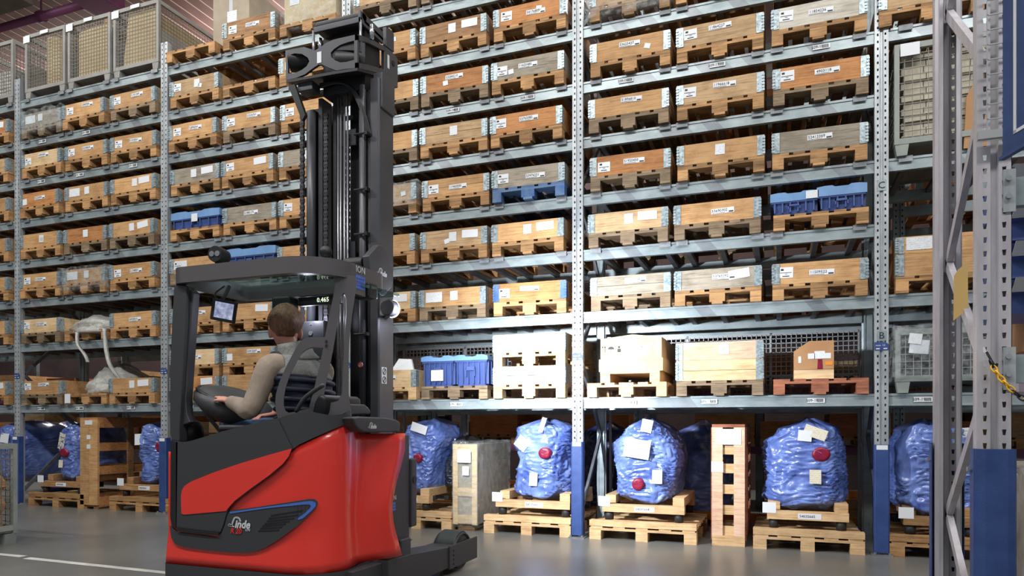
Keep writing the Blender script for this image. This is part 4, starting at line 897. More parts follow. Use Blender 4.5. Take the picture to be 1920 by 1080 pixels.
# ------------------------------------------------------------------ what shows through behind the long rack
RB = RY + 1.5
for k in range(1, 6):
    x = bayx(k)
    t = thing('rear_upright', 'dark rear rack post behind the upright ' + ' '.join(UPN[k].split()[:8]), 'rack upright', (x + 0.35, RB, 0), 0, 'rear rack uprights')
    place('post', rmesh, t); place('post', rmesh, t, (0, 1.1, 0), (0, 0, PI))
for b in range(1, 6):
    for lv in (1, 2, 3, 4, 5, 6, 7):
        t = thing('rear_shelf', f'dark rear rack beam pair behind the {SHN[lv]}, {BAYN[b]}', 'rack shelf', (bayx(b) + 0.4, RB + 0.02, ZL[lv - 1] - 0.03), 0, 'rear rack shelves')
        place('front_beam', rb, t); place('rear_beam', rb, t, (0, 1.0, 0))
for b in range(1, 6):
    for lv in (0, 1, 2, 4, 6):
        if lv == 0 and b in (1,): continue
        for s in range(3):
            if R.random() < 0.34: continue
            x = bayx(b) + SLOT[s] + 0.38; z = ZL[lv - 1] + 0.026 if lv else 0.0; wd_ = R.choice(['orange', 'honey', 'brown', 'redwood'])
            PRE['redwood'] = 'dark reddish'
            if lv == 0 and min(abs(x - onY(px, 500, 8.3).x) for px in (1310, 1118)) < 0.8: continue
            place_ = f'{SLN[s]}, {SHN[lv]} of rear rack, {BAYN[b]}'
            pallet(f'shaded pallet, {place_}', (x, RB + 0.65, z), 0, 'redwood' if R.random() < .5 else 'pallet', 'rear rack pallets'); crate(f'shaded {PRE[wd_]} crate, {place_}', (x, RB + 0.65, z + 0.144), wd_, labels='W' if R.random() < .4 else '', group='rear rack crates')
for b, xa, xb in ((3, 0.0, 2.7), (4, 0.0, 2.7), (5, 0.0, 2.7)):
    x0 = bayx(b) + 0.06; t = thing('wire_fence', f'welded wire fence closing the rear of the {BAYN[b]}', 'wire fence', (x0, RY + 1.24, 0), 0, 'wire fences')
    place('wire_grid', wires(0.0, 2.68, 1.5, 2.16, 0.052, 0.0042).mesh('wire_grid', wire_m), t)
    for xx in (0, 0.9, 1.8, 2.68): place('frame_bar', MB().box(xx - 0.014, xx + 0.014, 0.005, 0.03, 1.48 if 0 < xx < 2.6 else 0.0, 2.18).mesh('frame_bar', wire_m), t)
    for zz in (1.5, 1.7, 2.16): place('frame_bar', MB().box(0, 2.68, 0.005, 0.03, zz - 0.014, zz + 0.014).mesh('frame_bar', wire_m), t)
for b in (3, 4, 5):
    t = MB().box(bayx(b) + 0.42, bayx(b) + 3.0, RB - 0.06, RB - 0.01, 0.06, 0.15).build('floor_rail', orange_beam); tag(t, f'orange floor rail behind the engines, {BAYN[b]}', 'rail', 'orange floor rails')

# far shelves of a third rack, seen between and behind the loads; too small to show parts
FYR = 10.3
def far_pallet_mesh(w):
    b = MB()
    for x in (-0.35, 0, 0.35):
        for y in (-0.55, 0, 0.55): b.box(x - 0.05, x + 0.05, y - 0.05, y + 0.05, 0.022, 0.1)
        b.box(x - 0.05, x + 0.05, -0.6, 0.6, 0, 0.022)
    b.box(-0.4, 0.4, -0.6, 0.6, 0.1, 0.122)
    for x in (-0.3275, -0.168, 0, 0.168, 0.3275): b.box(x - 0.06, x + 0.06, -0.6, 0.6, 0.122, 0.144)
    return b.mesh('far_pallet', W[w])
fpm = far_pallet_mesh('pallet'); fcm = {}
ORD = 'first second third fourth fifth sixth seventh eighth ninth tenth eleventh twelfth thirteenth fourteenth fifteenth sixteenth seventeenth eighteenth nineteenth twentieth twenty-first twenty-second'.split()
for tier, zt_ in (('lower', 0.86), ('upper', 1.66)):
    t = thing('far_shelf', f'{tier} beam shelf of a distant rack behind the floor row', 'rack shelf', (-6, FYR, 0), 0, 'far shelves')
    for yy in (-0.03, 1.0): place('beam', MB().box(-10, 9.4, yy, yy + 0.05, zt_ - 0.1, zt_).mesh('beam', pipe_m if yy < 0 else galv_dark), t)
    if tier == 'lower':
        for k in range(8):
            for yy in (0.025, 0.92): place('post', MB().box(-9.9 + 2.6 * k, -9.8 + 2.6 * k, yy, yy + 0.08, 0, 3.0).mesh('post', galv_dark), t)
    for i in range(22):
        if (i * 7 + len(tier)) % 9 == 0: continue
        x = -15.5 + 0.87 * i; wd_ = ('orange', 'honey', 'redwood', 'tan', 'orange')[(i * 3 + (tier == 'upper')) % 5]
        h_ = (0.2, 0.4, 0.2, 0.3)[(i + (tier == 'upper')) % 4]
        o = place('far_pallet', fpm, None, (x, FYR + 0.57, zt_ + 0.001)); tag(o, f'distant pallet, {ORD[i]} from the left on the {tier} far shelf', 'pallet', 'far shelf pallets')
        me = fcm.setdefault((wd_, h_), MB().box(-0.4, 0.4, -0.6, -0.58, 0, h_).box(-0.4, 0.4, 0.58, 0.6, 0, h_).box(-0.4, -0.38, -0.58, 0.58, 0, h_).box(0.38, 0.4, -0.58, 0.58, 0, h_).mesh('far_crate', W[wd_]))
        o = place('far_crate', me, None, (x, FYR + 0.57, zt_ + 0.146)); tag(o, f'distant {PRE[wd_]} crate, {ORD[i]} from the left on the {tier} far shelf', 'crate', 'far shelf crates')
# ------------------------------------------------------------------ reach truck
T = thing('reach_truck', 'red and charcoal reach truck with raised mast facing the rack', 'reach truck', (-3.0, 4.2, 0))
XL, XR, TY = -3.615, -2.40, 3.40
def arc(cx, cy, r, a0, a1, n): return [(cx + r * math.cos(a0 + (a1 - a0) * k / n), cy + r * math.sin(a0 + (a1 - a0) * k / n)) for k in range(n + 1)]
PATH = [(XL, 4.1), (XL, 3.7), (XL, 3.5)] + arc(XL + 0.03, TY + 0.03, 0.03, PI, 1.5 * PI, 5) + [(-3.4, TY), (-3.2, TY), (-3.0, TY), (-2.85, TY), (-2.75, TY)] + \
    arc(-2.70, TY + 0.26, 0.26, 1.5 * PI, 1.97 * PI, 12)[1:] + [(-2.452, 3.72), (-2.47, 3.78), (-2.475, 3.85), (-2.46, 3.92), (-2.43, 3.99), (-2.395, 4.06), (-2.37, 4.13), (-2.355, 4.21)]
def offset(path, o):
    r = []
    for i, p in enumerate(path):
        a = Vector(path[max(0, i - 1)]); b = Vector(path[min(len(path) - 1, i + 1)]); d = (b - a).normalized(); r.append((p[0] + d.y * o, p[1] - d.x * o))
    return r
def lerp_tab(tab, z):
    for (a, u), (b, v) in zip(tab, tab[1:]):
        if z <= b: return u + (v - u) * max(0, (z - a)) / (b - a)
    return tab[-1][1]
YE = [(0.3, 4.14), (0.42, 4.09), (0.52, 4.05), (0.64, 4.03), (0.78, 4.08), (0.9, 4.15), (1.0, 4.2), (1.12, 4.2), (1.3, 4.2)]
def ztop(i):
    x, y = PATH[i]
    if y > 3.5 and x < -3: return 1.07
    k = Vector((x, y, 0)).dot(FW); px = 960 + F * Vector((x, y, 0)).dot(RT) / k
    if px < 545: return 1.0
    if px < 663: return CZ + (HOR - (843 - (px - 545) * 0.457)) / F * k
    return max(1.112, 1.19 - 0.8 * (y - 3.7))
rows = []
for r in range(15):
    u = r / 14; ring = []
    for i, (x, y) in enumerate(PATH):
        z = 0.30 + (ztop(i) - 0.30) * u
        if y > 3.7 and x > -3: f = (y - 3.7) / (4.21 - 3.7); y = 3.7 + f * (lerp_tab(YE, z) - 3.7)
        fl_ = 0.012 * max(0, 1 - u * 3.5)                # slight flare at the foot
        ring.append((x + fl_ * (1 if x > -2.6 else (-1 if x < -3.55 else 0)), y - fl_ * (1 if y < 3.5 else 0), z))
    rows.append(ring)
o = MB().loft(rows, closed=False).build('body_shell', red_m, T, True); o['label'] = 'glossy red body shell'
m_ = o.modifiers.new('s', 'SOLIDIFY'); m_.thickness = 0.02; m_.offset = -1
bp_ = offset(PATH, 0.018)
MB().loft([[(x, min(y, 3.95) if x > -3 else y, z) for x, y in bp_] for z in (0.05, 0.12, 0.285, 0.3)], closed=False).build('bumper', black_m, T, auto=0.6)
MB().box(-3.57, -2.52, 3.5, 4.2, 0.08, 0.62).build('chassis', dark_m, T, bevel=0.02)
MB().box(-3.05, -2.56, 3.52, 4.1, 0.62, 1.0).build('seat_base', dark_m, T, bevel=0.02)
# panels that follow the shell
def hit(px, py, path):
    d = ray(px, py); best = None
    for (x0, y0), (x1, y1) in zip(path, path[1:]):
        ex, ey = x1 - x0, y1 - y0; det = d.x * (-ey) + ex * d.y
        if abs(det) < 1e-9: continue
        s = (x0 * (-ey) + ex * y0) / det; u = (d.x * y0 - d.y * x0) / det
        if -0.001 <= u <= 1.001 and s > 0 and (best is None or s < best): best = s
    return C0 + d * best if best else onY(px, py, TY)
def clipx(poly, a, keep_right):
    out = []
    for i in range(len(poly)):
        p, q = poly[i], poly[(i + 1) % len(poly)]
        ip = (p[0] >= a) == keep_right or p[0] == a; iq = (q[0] >= a) == keep_right or q[0] == a
        if ip: out.append(p)
        if ip != iq and p[0] != q[0]:
            t = (a - p[0]) / (q[0] - p[0]); out.append((a, p[1] + (q[1] - p[1]) * t))
    return out
def shell_panel(name, poly, off, m, th=0.012, parent=None, smooth_n=0):
    if smooth_n: poly = [(v[0], v[1]) for v in catmull([(x, y, 0) for x, y in poly], smooth_n)]
    pin = offset(PATH, off); b = MB()
    xs = [-1e6] + [x for x in list(range(330, 530, 40)) + list(range(530, 790, 7))] + [1e6]
    for a, c in zip(xs, xs[1:]):
        pl = clipx(clipx(poly, a, True), c, False) if a > -1e5 or c < 1e5 else poly
        if len(pl) < 3: continue
        front = [hit(x, y, pin) for x, y in pl]
        cx = sum(p.x for p in front) / len(front); cy = sum(p.y for p in front) / len(front)
        dirv = (Vector((-2.95, 3.95, 0)) - Vector((cx, cy, 0))).normalized() * th if cx > -2.8 else Vector((0, th, 0))
        b.slab(front, dirv)
    return b.build(name, m, parent or T)
door = shell_panel('door_panel', [(333, 829), (345, 829), (360, 826), (420, 808), (470, 795), (520, 784), (548, 841), (541, 858), (530, 872), (505, 893), (470, 918), (440, 941), (428, 954), (424, 965), (418, 985), (413, 998), (405, 1003), (331, 993)], 0.02, black_m, 0.02)
door['label'] = 'charcoal door panel'
shell_panel('door_swoosh', [(339, 930), (341, 919), (346, 911), (358, 903), (400, 886), (450, 869), (500, 854), (547, 841), (541, 856), (530, 870), (505, 891), (470, 916), (440, 939), (428, 952), (424, 958), (390, 961), (345, 965), (340, 963)], 0.024, red_m, 0.006)
shell_panel('pillar_strip', [(320, 826), (330, 829), (330, 990), (322, 988), (319, 970)], 0.014, dark_m, 0.012)
lower = shell_panel('lower_panel', [(318, 986), (330, 998), (380, 1004), (406, 1008), (414, 1002), (421, 985), (427, 963), (432, 957), (480, 951), (540, 942), (578, 936), (590, 936), (596, 941), (595, 949), (586, 960), (560, 984), (525, 1010), (498, 1027), (480, 1034), (460, 1037), (430, 1036), (380, 1031), (345, 1026), (328, 1020), (321, 1008)], 0.016, black_m, 0.016)
shell_panel('step_ledge', [(331, 988), (370, 993), (411, 997), (409, 1004), (380, 1002), (332, 996)], 0.026, dark_m, 0.008)
bs = shell_panel('blue_stripe', [(430, 960), (480, 953), (540, 945), (575, 940), (586, 940), (592, 943), (592, 949), (584, 958), (568, 972), (559, 975), (558, 972), (572, 962), (581, 953), (583, 949), (580, 946), (570, 946), (500, 953), (432, 963)], 0.019, blue_stripe, 0.004)
bs['label'] = 'bright blue accent stripe'
for (a, b_, c, d_) in ((1250, 400, 1610, 345), (1225, 432, 1555, 395), (1205, 462, 1510, 432), (1180, 492, 1460, 465), (1155, 518, 1415, 497), (1130, 545, 1375, 530), (1110, 573, 1340, 563)):
    x0, y0, x1, y1 = 300 + a / 6, 900 + b_ / 6, 300 + c / 6, 900 + d_ / 6
    shell_panel('vent_slot', [(x0, y0 - 1.3), (x1, y1 - 1.3), (x1 - 2, y1 + 1.3), (x0 - 1, y0 + 1.3)], 0.018, dark_m, 0.003, lower)
def script_logo(parent, org, ux, s, nrm, m):
    """handwriting style word: big looped L drawn as a stroke, then the small letters"""
    ux = Vector(ux); n = Vector(nrm); b = MB()
    st = [(0.16, 0.2), (0.06, 0.16), (0.0, 0.24), (0.08, 0.32), (0.2, 0.24), (0.28, 0.12), (0.36, 0.3), (0.46, 0.62), (0.62, 0.92), (0.86, 1.0), (1.1, 0.9), (1.22, 0.66)]
    pts = catmull([(x, y, 0) for x, y in st], 5, False)
    P = lambda x, y: Vector(org) + ux * (x * s) + UP * (y * s * 0.86) + n * 0.002
    for p, q in zip(pts, pts[1:]):
        wd_ = 0.05 + 0.05 * min(1, max(0, p.y)); d = Vector((q.x - p.x, q.y - p.y)).normalized(); pn = Vector((-d.y, d.x)) * wd_
        b.slab([P(p.x - pn.x, p.y - pn.y), P(q.x + d.x * 0.02 - pn.x, q.y + d.y * 0.02 - pn.y), P(q.x + d.x * 0.02 + pn.x, q.y + d.y * 0.02 + pn.y), P(p.x + pn.x, p.y + pn.y)], -n * 0.0015)
    b.slab([P(0.2, 0.2), P(0.5, 0.06), P(0.6, 0.14), P(0.56, 0.2), P(0.48, 0.15), P(0.26, 0.3)], -n * 0.0015)
    o = b.build('logo_stroke', m, parent)
    rz = math.atan2(ux.y, ux.x)
    t = text('inde', 0.92 * s, m, parent, P(1.42, 0.36) , (PI / 2, 0, rz), world=True, shear=0.25)
    t.scale = (1.0, 1.0, 1.0); t.data.offset = 0.03 * s
    return o
yl = TY - 0.018
p = onY(429, 989, yl); script_logo(lower, p, (1, 0, 0), 0.072, (0, -1, 0), logo_w)
p = onY(442, 996, yl - 0.002); text('R 20', 0.044, logo_r, lower, p, world=True, shear=0.25).data.offset = 0.0012
p = onY(464, 994, yl - 0.002); text('iON', 0.02, logo_w, lower, p, world=True, shear=0.2)
# quarter panel: grab loop and roof pillar in one casting
pa, pb = Vector((-2.80, 3.415, 1)), Vector((-2.44, 3.68, 1)); dv = (pb - pa).normalized(); qn = Vector((dv.y, -dv.x, 0))
Q = lambda L: [onP(x, y, pa, qn) for x, y in L]
outer = [(521, 784), (517, 770), (516, 755), (517, 740), (524, 716), (534, 693), (545, 671), (556, 650), (563, 640), (572, 634), (583, 632), (609, 632), (613, 612), (617, 592), (624, 560), (628, 536), (626, 524), (645, 514), (668, 518), (669, 530), (665, 560), (660, 592), (655, 640), (653, 700), (654, 740), (658, 768), (661, 790), (640, 799), (620, 807), (590, 820), (560, 834), (549, 842)]
h1 = [(606, 652), (585, 651), (574, 655), (565, 663), (557, 676), (549, 691), (542, 707), (536, 725), (532, 746), (532, 760), (535, 770), (541, 774), (553, 772), (579, 766), (586, 740), (593, 712), (600, 682)]
h2 = [(639, 556), (634, 600), (624, 660), (612, 715), (608, 738), (611, 750), (622, 755), (635, 751), (641, 738), (643, 700), (646, 640), (650, 580), (650, 560), (645, 549)]
qp = MB().slab(Q(outer), -qn * 0.055, [Q(h1), Q(h2)]).build('roof_pillar', guardframe_m, T, bevel=0.006)
shell_panel('pillar_foot_cover', [(521, 785), (549, 842), (560, 834), (590, 820), (620, 807), (661, 790), (658, 768), (640, 776), (620, 779), (580, 771), (540, 778)], 0.012, black_m, 0.05)
for (x_, y_) in ((594, 764), (600, 772), (612, 640), (612, 648)):
    c = onP(x_, y_, pa, qn); MB().cyl(c, c + qn * 0.008, 0.008, 8).build('bolt', dark_m, T)
# left pillar
YP = 3.46
MB().slab([onY(x, y, YP) for x, y in [(326, 532), (350, 536), (348, 600), (342, 700), (338, 770), (336, 800), (336, 828), (324, 826), (318, 815), (318, 700), (322, 600)]], (0.0, 0.07, 0)).build('roof_pillar', black_m, T, bevel=0.008)
MB().slab([onY(x, y, YP + 0.03) for x, y in [(350, 536), (362, 548), (358, 600), (352, 690), (348, 750), (350, 775), (356, 792), (335, 800), (338, 700), (346, 600)]], (0, 0.06, 0)).build('pillar_trim', mast_m, T, bevel=0.006)
# roof
RX0, RX1, RY0, RY1, RZ0, RZ1 = -3.64, -2.45, 3.43, 4.14, 2.065, 2.165
def rrect(x0, x1, y0, y1, radii, z):
    rs = radii; pts = []
    for (cx, cy, a, r) in ((x0 + rs[0], y0 + rs[0], PI, rs[0]), (x1 - rs[1], y0 + rs[1], 1.5 * PI, rs[1]), (x1 - rs[2], y1 - rs[2], 0, rs[2]), (x0 + rs[3], y1 - rs[3], 0.5 * PI, rs[3])):
        pts += [(cx + r * math.cos(a + k * PI / 16), cy + r * math.sin(a + k * PI / 16), z) for k in range(9)]
    return pts
od = rrect(RX0, RX1, RY0, RY1, (0.12, 0.3, 0.1, 0.1), RZ0); idn = rrect(RX0 + 0.05, RX1 - 0.05, RY0 + 0.05, RY1 - 0.06, (0.09, 0.26, 0.07, 0.07), RZ0)
roof = MB().slab(od, (0, 0, RZ1 - RZ0), [idn]).build('roof_frame', guardframe_m, T, bevel=0.012, seg=3)
MB().slab(rrect(RX0 + 0.045, RX1 - 0.045, RY0 + 0.045, RY1 - 0.05, (0.09, 0.26, 0.07, 0.07), RZ0 + 0.045), (0, 0, 0.012)).build('roof_glass', glass_m, T)
gl = MB().slab([(x, y, RZ0 - 0.03) for x, y in ((-2.62, 3.9), (-2.44, 3.8), (-2.40, 4.2), (-2.62, 4.2))], (0, 0, 0.02)).build('glass_edge', glass_m, T)
rc = RX1 - 0.30; 
for (a_, body, sz, mm) in ((1.735, 'ION', 0.05, logo_w),):
    ax = a_ * PI; cx, cy = rc, RY0 + 0.30
p = onX(651, 505, RX1 + 0.005)
text('ION', 0.058, logo_w, roof, (RX1 + 0.004, 3.80, 2.135), (PI / 2, 0, PI / 2), world=True)
g_ = MB()
for i in range(5):
    for j in range(4): y0 = 3.748 + i * 0.021; z0 = 2.1 - j * 0.022; g_.box(RX1, RX1 + 0.004, y0, y0 + 0.0185, z0 - 0.019, z0)
gb = g_.build('battery_emblem', blue_stripe, T)
tf = MB().box(RX1 - 0.03, RX1 + 0.001, 3.74, 3.86, 1.98, 2.07).build('emblem_plate', guardframe_m, T)
# far roof edge display
dp = MB().box(-3.15, -2.8, 4.1, 4.14, 2.0, 2.06).build('roof_display', dark_m, T, bevel=0.006)
text('0.465', 0.045, digit_e, dp, (-2.94, 4.097, 2.03), world=True)
MB().box(-3.3, -3.15, 4.0, 4.12, 1.93, 2.06).build('roof_speaker', dark_m, T, bevel=0.02)
# lamp on the roof
c = onY(412, 479, 3.56); ld = Vector((0.12, -1, 0.0)).normalized(); lq = Vector((-ld.y, ld.x, 0))
lh = MB().tube([c + ld * 0.05, c + ld * 0.02, c - ld * 0.05], [0.05, 0.053, 0.046], 22).build('roof_lamp', dark_m, T, auto=0.6)
for s_ in (-1, 1): MB().cyl(c + ld * 0.046 + lq * (0.02 * s_), c + ld * 0.054 + lq * (0.02 * s_), 0.018, 14).build('lamp_eye', lens_m, lh)
MB().box(c.x - 0.02, c.x + 0.02, c.y - 0.02, c.y + 0.02, RZ1 - 0.01, c.z - 0.03).build('lamp_bracket', dark_m, T)
c = onY(611, 473, 3.9); sp = MB(); sp.loft([[c + Vector((math.cos(a) * math.cos(e) * 0.042, math.sin(a) * math.cos(e) * 0.042, math.sin(e) * 0.042)) for a in [2 * PI * k / 16 for k in range(16)]] for e in [-1.5 + 3.0 * j / 9 for j in range(10)]])
sp.build('roof_camera', dark_m, T, True); MB().cyl((c.x, c.y, RZ1 - 0.02), (c.x, c.y, c.z), 0.012, 8).bar((c.x - 0.1, c.y, RZ1 - 0.01), (c.x, c.y, RZ1 + 0.02), 0.02, 0.012).build('camera_stalk', dark_m, T)
bb = onX(700, 545, -2.43); MB().box(-2.56, -2.43, bb.y - 0.05, bb.y + 0.06, bb.z - 0.05, bb.z + 0.05).build('corner_speaker', dark_m, T, bevel=0.015)
# monitor
mc = onY(420, 583, 3.55)
def rotbox(c, w, d, h, rx, ry, rz):
    M = Matrix.Translation(c) @ Matrix.Rotation(rz, 4, 'Z') @ Matrix.Rotation(ry, 4, 'Y') @ Matrix.Rotation(rx, 4, 'X')
    b = MB().box(-w / 2, w / 2, -d / 2, d / 2, -h / 2, h / 2); b.v = [tuple(M @ Vector(v)) for v in b.v]; return b, M
b, M = rotbox(mc, 0.165, 0.03, 0.135, 0.1, 0.2, 0.25); mon = b.build('monitor', dark_m, T, bevel=0.008)
b2 = MB().box(-0.055, 0.07, -0.0175, -0.0165, -0.048, 0.052); b2.v = [tuple(M @ Vector(v)) for v in b2.v]; b2.build('screen', screen_m, mon)
MB().tube([mc + Vector((-0.05, 0.02, 0.06)), mc + Vector((-0.03, 0.05, 0.12)), (mc.x - 0.02, 3.62, RZ0)], 0.012, 8).build('monitor_arm', dark_m, T)
MB().tube(catmull([mc + Vector((-0.06, 0.02, 0.06)), mc + Vector((-0.1, 0.03, 0.12)), mc + Vector((-0.04, 0.05, 0.17))], 5, False), 0.006, 6).build('cable', dark_m, T)
# cockpit
pod = onY(435, 765, 3.72)
rings = []
for e, (u, z) in enumerate(((0.4, -0.13), (0.75, -0.1), (1.0, -0.03), (0.98, 0.02), (0.8, 0.06), (0.45, 0.085), (0.05, 0.092))):
    rings.append([pod + Vector((0.24 * u * math.cos(a) + 0.02, 0.26 * u * math.sin(a), z + 0.03 - 0.08 * math.cos(a) * u)) for a in [2 * PI * k / 28 for k in range(28)]])
MB().loft(rings).build('steering_console', black_m, T, True)
MB().tube([pod + Vector((0.2 * math.cos(a), 0.22 * math.sin(a), 0.075 - 0.07 * math.cos(a))) for a in [2 * PI * k / 24 for k in range(25)]], 0.012, 8).build('console_rim', dark_m, T, True)
MB().box(-3.1, -2.7, 3.58, 3.95, 1.0, 1.05).build('seat_cushion', dark_m, T, bevel=0.03)
sbk = [(-2.72, 1.06), (-2.6, 1.08), (-2.54, 1.25), (-2.53, 1.34), (-2.58, 1.36), (-2.62, 1.3), (-2.67, 1.2)]
MB().slab([(x, 3.55, z) for x, z in sbk], (0, 0.4, 0)).build('seat_back', dark_m, T, bevel=0.025)
MB().tube(catmull([onY(x, y, 3.5) for x, y in ((555, 772), (570, 748), (590, 732), (606, 722))], 4, False), 0.014, 8).build('seat_edge', black_m, T, True)
MB().box(-3.3, -2.95, 3.5, 3.62, 1.13, 1.17).build('armrest', black_m, T, bevel=0.015)
for k in range(3):
    c = onY(470 + 7 * k, 776, 3.56); MB().cyl(c, c + Vector((0.005, 0, 0.04)), 0.008, 8).build('joystick', dark_m, T)
c = onY(362, 802, 3.6); MB().loft([[c + Vector((0.05 * s * math.cos(a), 0.06 * s * math.sin(a), z)) for a in [2 * PI * k / 14 for k in range(14)]] for s, z in ((1.3, -0.09), (1.2, 0.0), (0.8, 0.04), (0.1, 0.05))]).build('foot_console', dark_m, T, True)
# side cap, hood, battery
capz = [(661, 783), (672, 781), (724, 783), (745, 787), (751, 792), (751, 810), (700, 811), (683, 810), (674, 806), (666, 797)]
cap = MB().slab([onX(x, y, -2.362) for x, y in capz], (-0.5, 0, 0)).build('battery_cover', black_m, T, bevel=0.012)
p = onX(690, 804, -2.36); script_logo(cap, p, (0, 1, 0), 0.042, (1, 0, 0), logo_w)
MB().slab([onX(x, y, -2.52) for x, y in [(652, 757), (685, 758), (692, 764), (697, 772), (694, 777), (660, 779), (652, 777)]], (-0.35, 0, 0)).build('seat_hood', black_m, T, bevel=0.02)
MB().box(-3.58, -2.425, 4.06, 4.39, 0.2, 1.1).build('battery', black_m, T, bevel=0.01)
b0 = MB().box(-2.48, -2.41, 4.39, 4.47, 0.45, 0.93).build('battery_latch', black_m, T, bevel=0.01)
MB().cyl((-2.412, 4.43, 0.78), (-2.404, 4.43, 0.78), 0.025, 14).build('lock', dark_m, b0)
c = onX(737, 934, -2.424); text('ION', 0.045, logo_w, T, (-2.4235, c.y, c.z), (PI / 2, 0, PI / 2), world=True)
g_ = MB()
for i in range(3):
    for j in range(3): g_.box(-2.426, -2.422, c.y - 0.03 + i * 0.021, c.y - 0.012 + i * 0.021, c.z - 0.045 - j * 0.02, c.z - 0.03 - j * 0.02)
g_.build('battery_emblem', blue_stripe, T)
# legs with load wheels
def leg(x0, x1, sgn):
    L = MB().slab([(x0, 3.62, 0.06), (x0, 5.44, 0.06), (x0, 5.47, 0.1), (x0, 5.47, 0.2), (x0, 5.40, 0.222), (x0, 4.95, 0.222), (x0, 4.3, 0.275), (x0, 3.62, 0.29)], (x1 - x0, 0, 0)).build('support_leg', black_m, T, bevel=0.006)
    MB().box(min(x0, x0 + 0.012 * sgn), max(x0, x0 + 0.012 * sgn), 4.93, 5.46, 0.05, 0.23).build('wheel_plate', black_m, T, bevel=0.003)
    xm = (x0 + x1) / 2; cy = 5.2; r = 0.175
    pts = [(cy + r * math.cos(a), 0.12 + r * math.sin(a)) for a in [PI * k / 16 for k in range(17)]]
    xa, xb = (min(x0, x1) + 0.02, max(x0, x1) - 0.0)
    MB().loft([[(xa, y, z), (xb, y, z)] for y, z in pts], closed=False).build('wheel_guard', black_m, T, True).modifiers.new('s', 'SOLIDIFY').thickness = 0.012
    w = MB().cyl((xa + 0.02, cy, 0.16), (xb - 0.012, cy, 0.16), 0.155, 32).build('load_wheel', tyre_m, T, bevel=0.01)
    MB().cyl((xb - 0.02, cy, 0.16), (xb - 0.004, cy, 0.16), 0.1, 24).build('wheel_hub', dark_m, w, bevel=0.006)
    for k in range(4):
        MB().cyl((x0, 5.0, 0.08 + 0.035 * k), (x0 + 0.016 * sgn, 5.0, 0.08 + 0.035 * k), 0.008, 8).build('bolt', dark_m, T)
leg(-2.385, -2.60, 1); leg(-3.605, -3.39, -1)
c = onX(757, 1035, -2.40); MB().box(-2.5, -2.39, c.y - 0.05, c.y + 0.09, 0.26, 0.39).build('leg_bracket', black_m, T, bevel=0.012)
for x in (-2.8, -3.27):
    MB().slab([(x - 0.06, 4.75, 0.06), (x - 0.06, 5.86, 0.085), (x - 0.06, 5.86, 0.095), (x - 0.06, 4.8, 0.11), (x - 0.06, 4.79, 0.55), (x - 0.06, 4.75, 0.55)], (0.12, 0, 0)).build('fork', mast_m, T, bevel=0.004)
MB().box(-3.35, -2.72, 4.68, 4.75, 0.2, 0.27).box(-3.35, -2.72, 4.68, 4.75, 0.48, 0.55).build('fork_carriage', mast_m, T, bevel=0.006)
# ------------------------------------------------------------------ mast
MY = 4.40
def mx(px, Y=MY): return onY(px, 500, Y).x
XR_, XL_ = -2.68, mx(572)
MB().slab([(XR_ - 0.07, MY, 0.08), (XR_ - 0.01, MY, 0.08), (XR_, MY + 0.012, 0.08), (XR_, MY + 0.2, 0.08), (XR_ - 0.07, MY + 0.2, 0.08), (XR_ - 0.07, MY + 0.17, 0.08), (XR_ - 0.035, MY + 0.17, 0.08), (XR_ - 0.035, MY + 0.03, 0.08), (XR_ - 0.07, MY + 0.03, 0.08)], (0, 0, 3.58)).build('outer_rail', mast_m, T)
MB().box(XR_ - 0.12, XR_ - 0.085, MY + 0.03, MY + 0.15, 0.1, 3.6).build('middle_rail', mast_m, T)
MB().box(XR_ - 0.165, XR_ - 0.14, MY + 0.05, MY + 0.13, 0.1, 3.6).build('inner_rail', dark_m, T)
MB().box(XL_ - 0.0, XL_ + 0.03, MY + 0.06, MY + 0.2, 0.08, 3.55).build('outer_rail', mast_m, T)
MB().box(mx(594), mx(601), MY + 0.02, MY + 0.14, 0.1, 3.6).build('middle_rail', mast_m, T)
MB().box(mx(617), mx(623), MY + 0.05, MY + 0.15, 0.1, 3.6).build('inner_rail', dark_m, T)
MB().box(mx(586, MY + 0.16), mx(629, MY + 0.16), MY + 0.16, MY + 0.18, 0.3, 3.6).build('web_plate', dark_m, T)
MB().box(mx(657, MY + 0.16), mx(708, MY + 0.16), MY + 0.16, MY + 0.165, 0.3, 3.6).build('web_plate', dark_m, T)
for px in (628, 633, 640, 646): MB().cyl((mx(px), MY + 0.04, 0.6), (mx(px), MY + 0.04, 3.6), 0.007, 8).build('guide_rod', rod_m, T, True)
MB().cyl((mx(583.5), MY - 0.0, 1.92), (mx(583.5), MY - 0.0, 3.5), 0.034, 18).build('lift_cylinder', mast_m, T, True)
MB().cyl((mx(583.5), MY - 0.0, 0.5), (mx(583.5), MY - 0.0, 1.93), 0.024, 16).build('lift_rod', chrome, T, True)
MB().cyl((mx(680), MY + 0.0, 0.9), (mx(680), MY + 0.0, 3.62), 0.026, 16).build('lift_cylinder', mast_m, T, True)
for z in (3.26, 2.86, 2.54, 1.82): MB().tube([(mx(669), MY - 0.035, z), (mx(690), MY - 0.035, z)], 0.008, 6).box(mx(690) - 0.01, mx(690) + 0.015, MY - 0.04, MY + 0.02, z - 0.012, z + 0.012).build('hose_clamp', dark_m, T)
for k, px in enumerate((691, 694, 697)): MB().cyl((mx(px), MY + 0.01, 0.9), (mx(px), MY + 0.01, 3.25), 0.008, 8).build('hydraulic_hose', rubber, T, True)
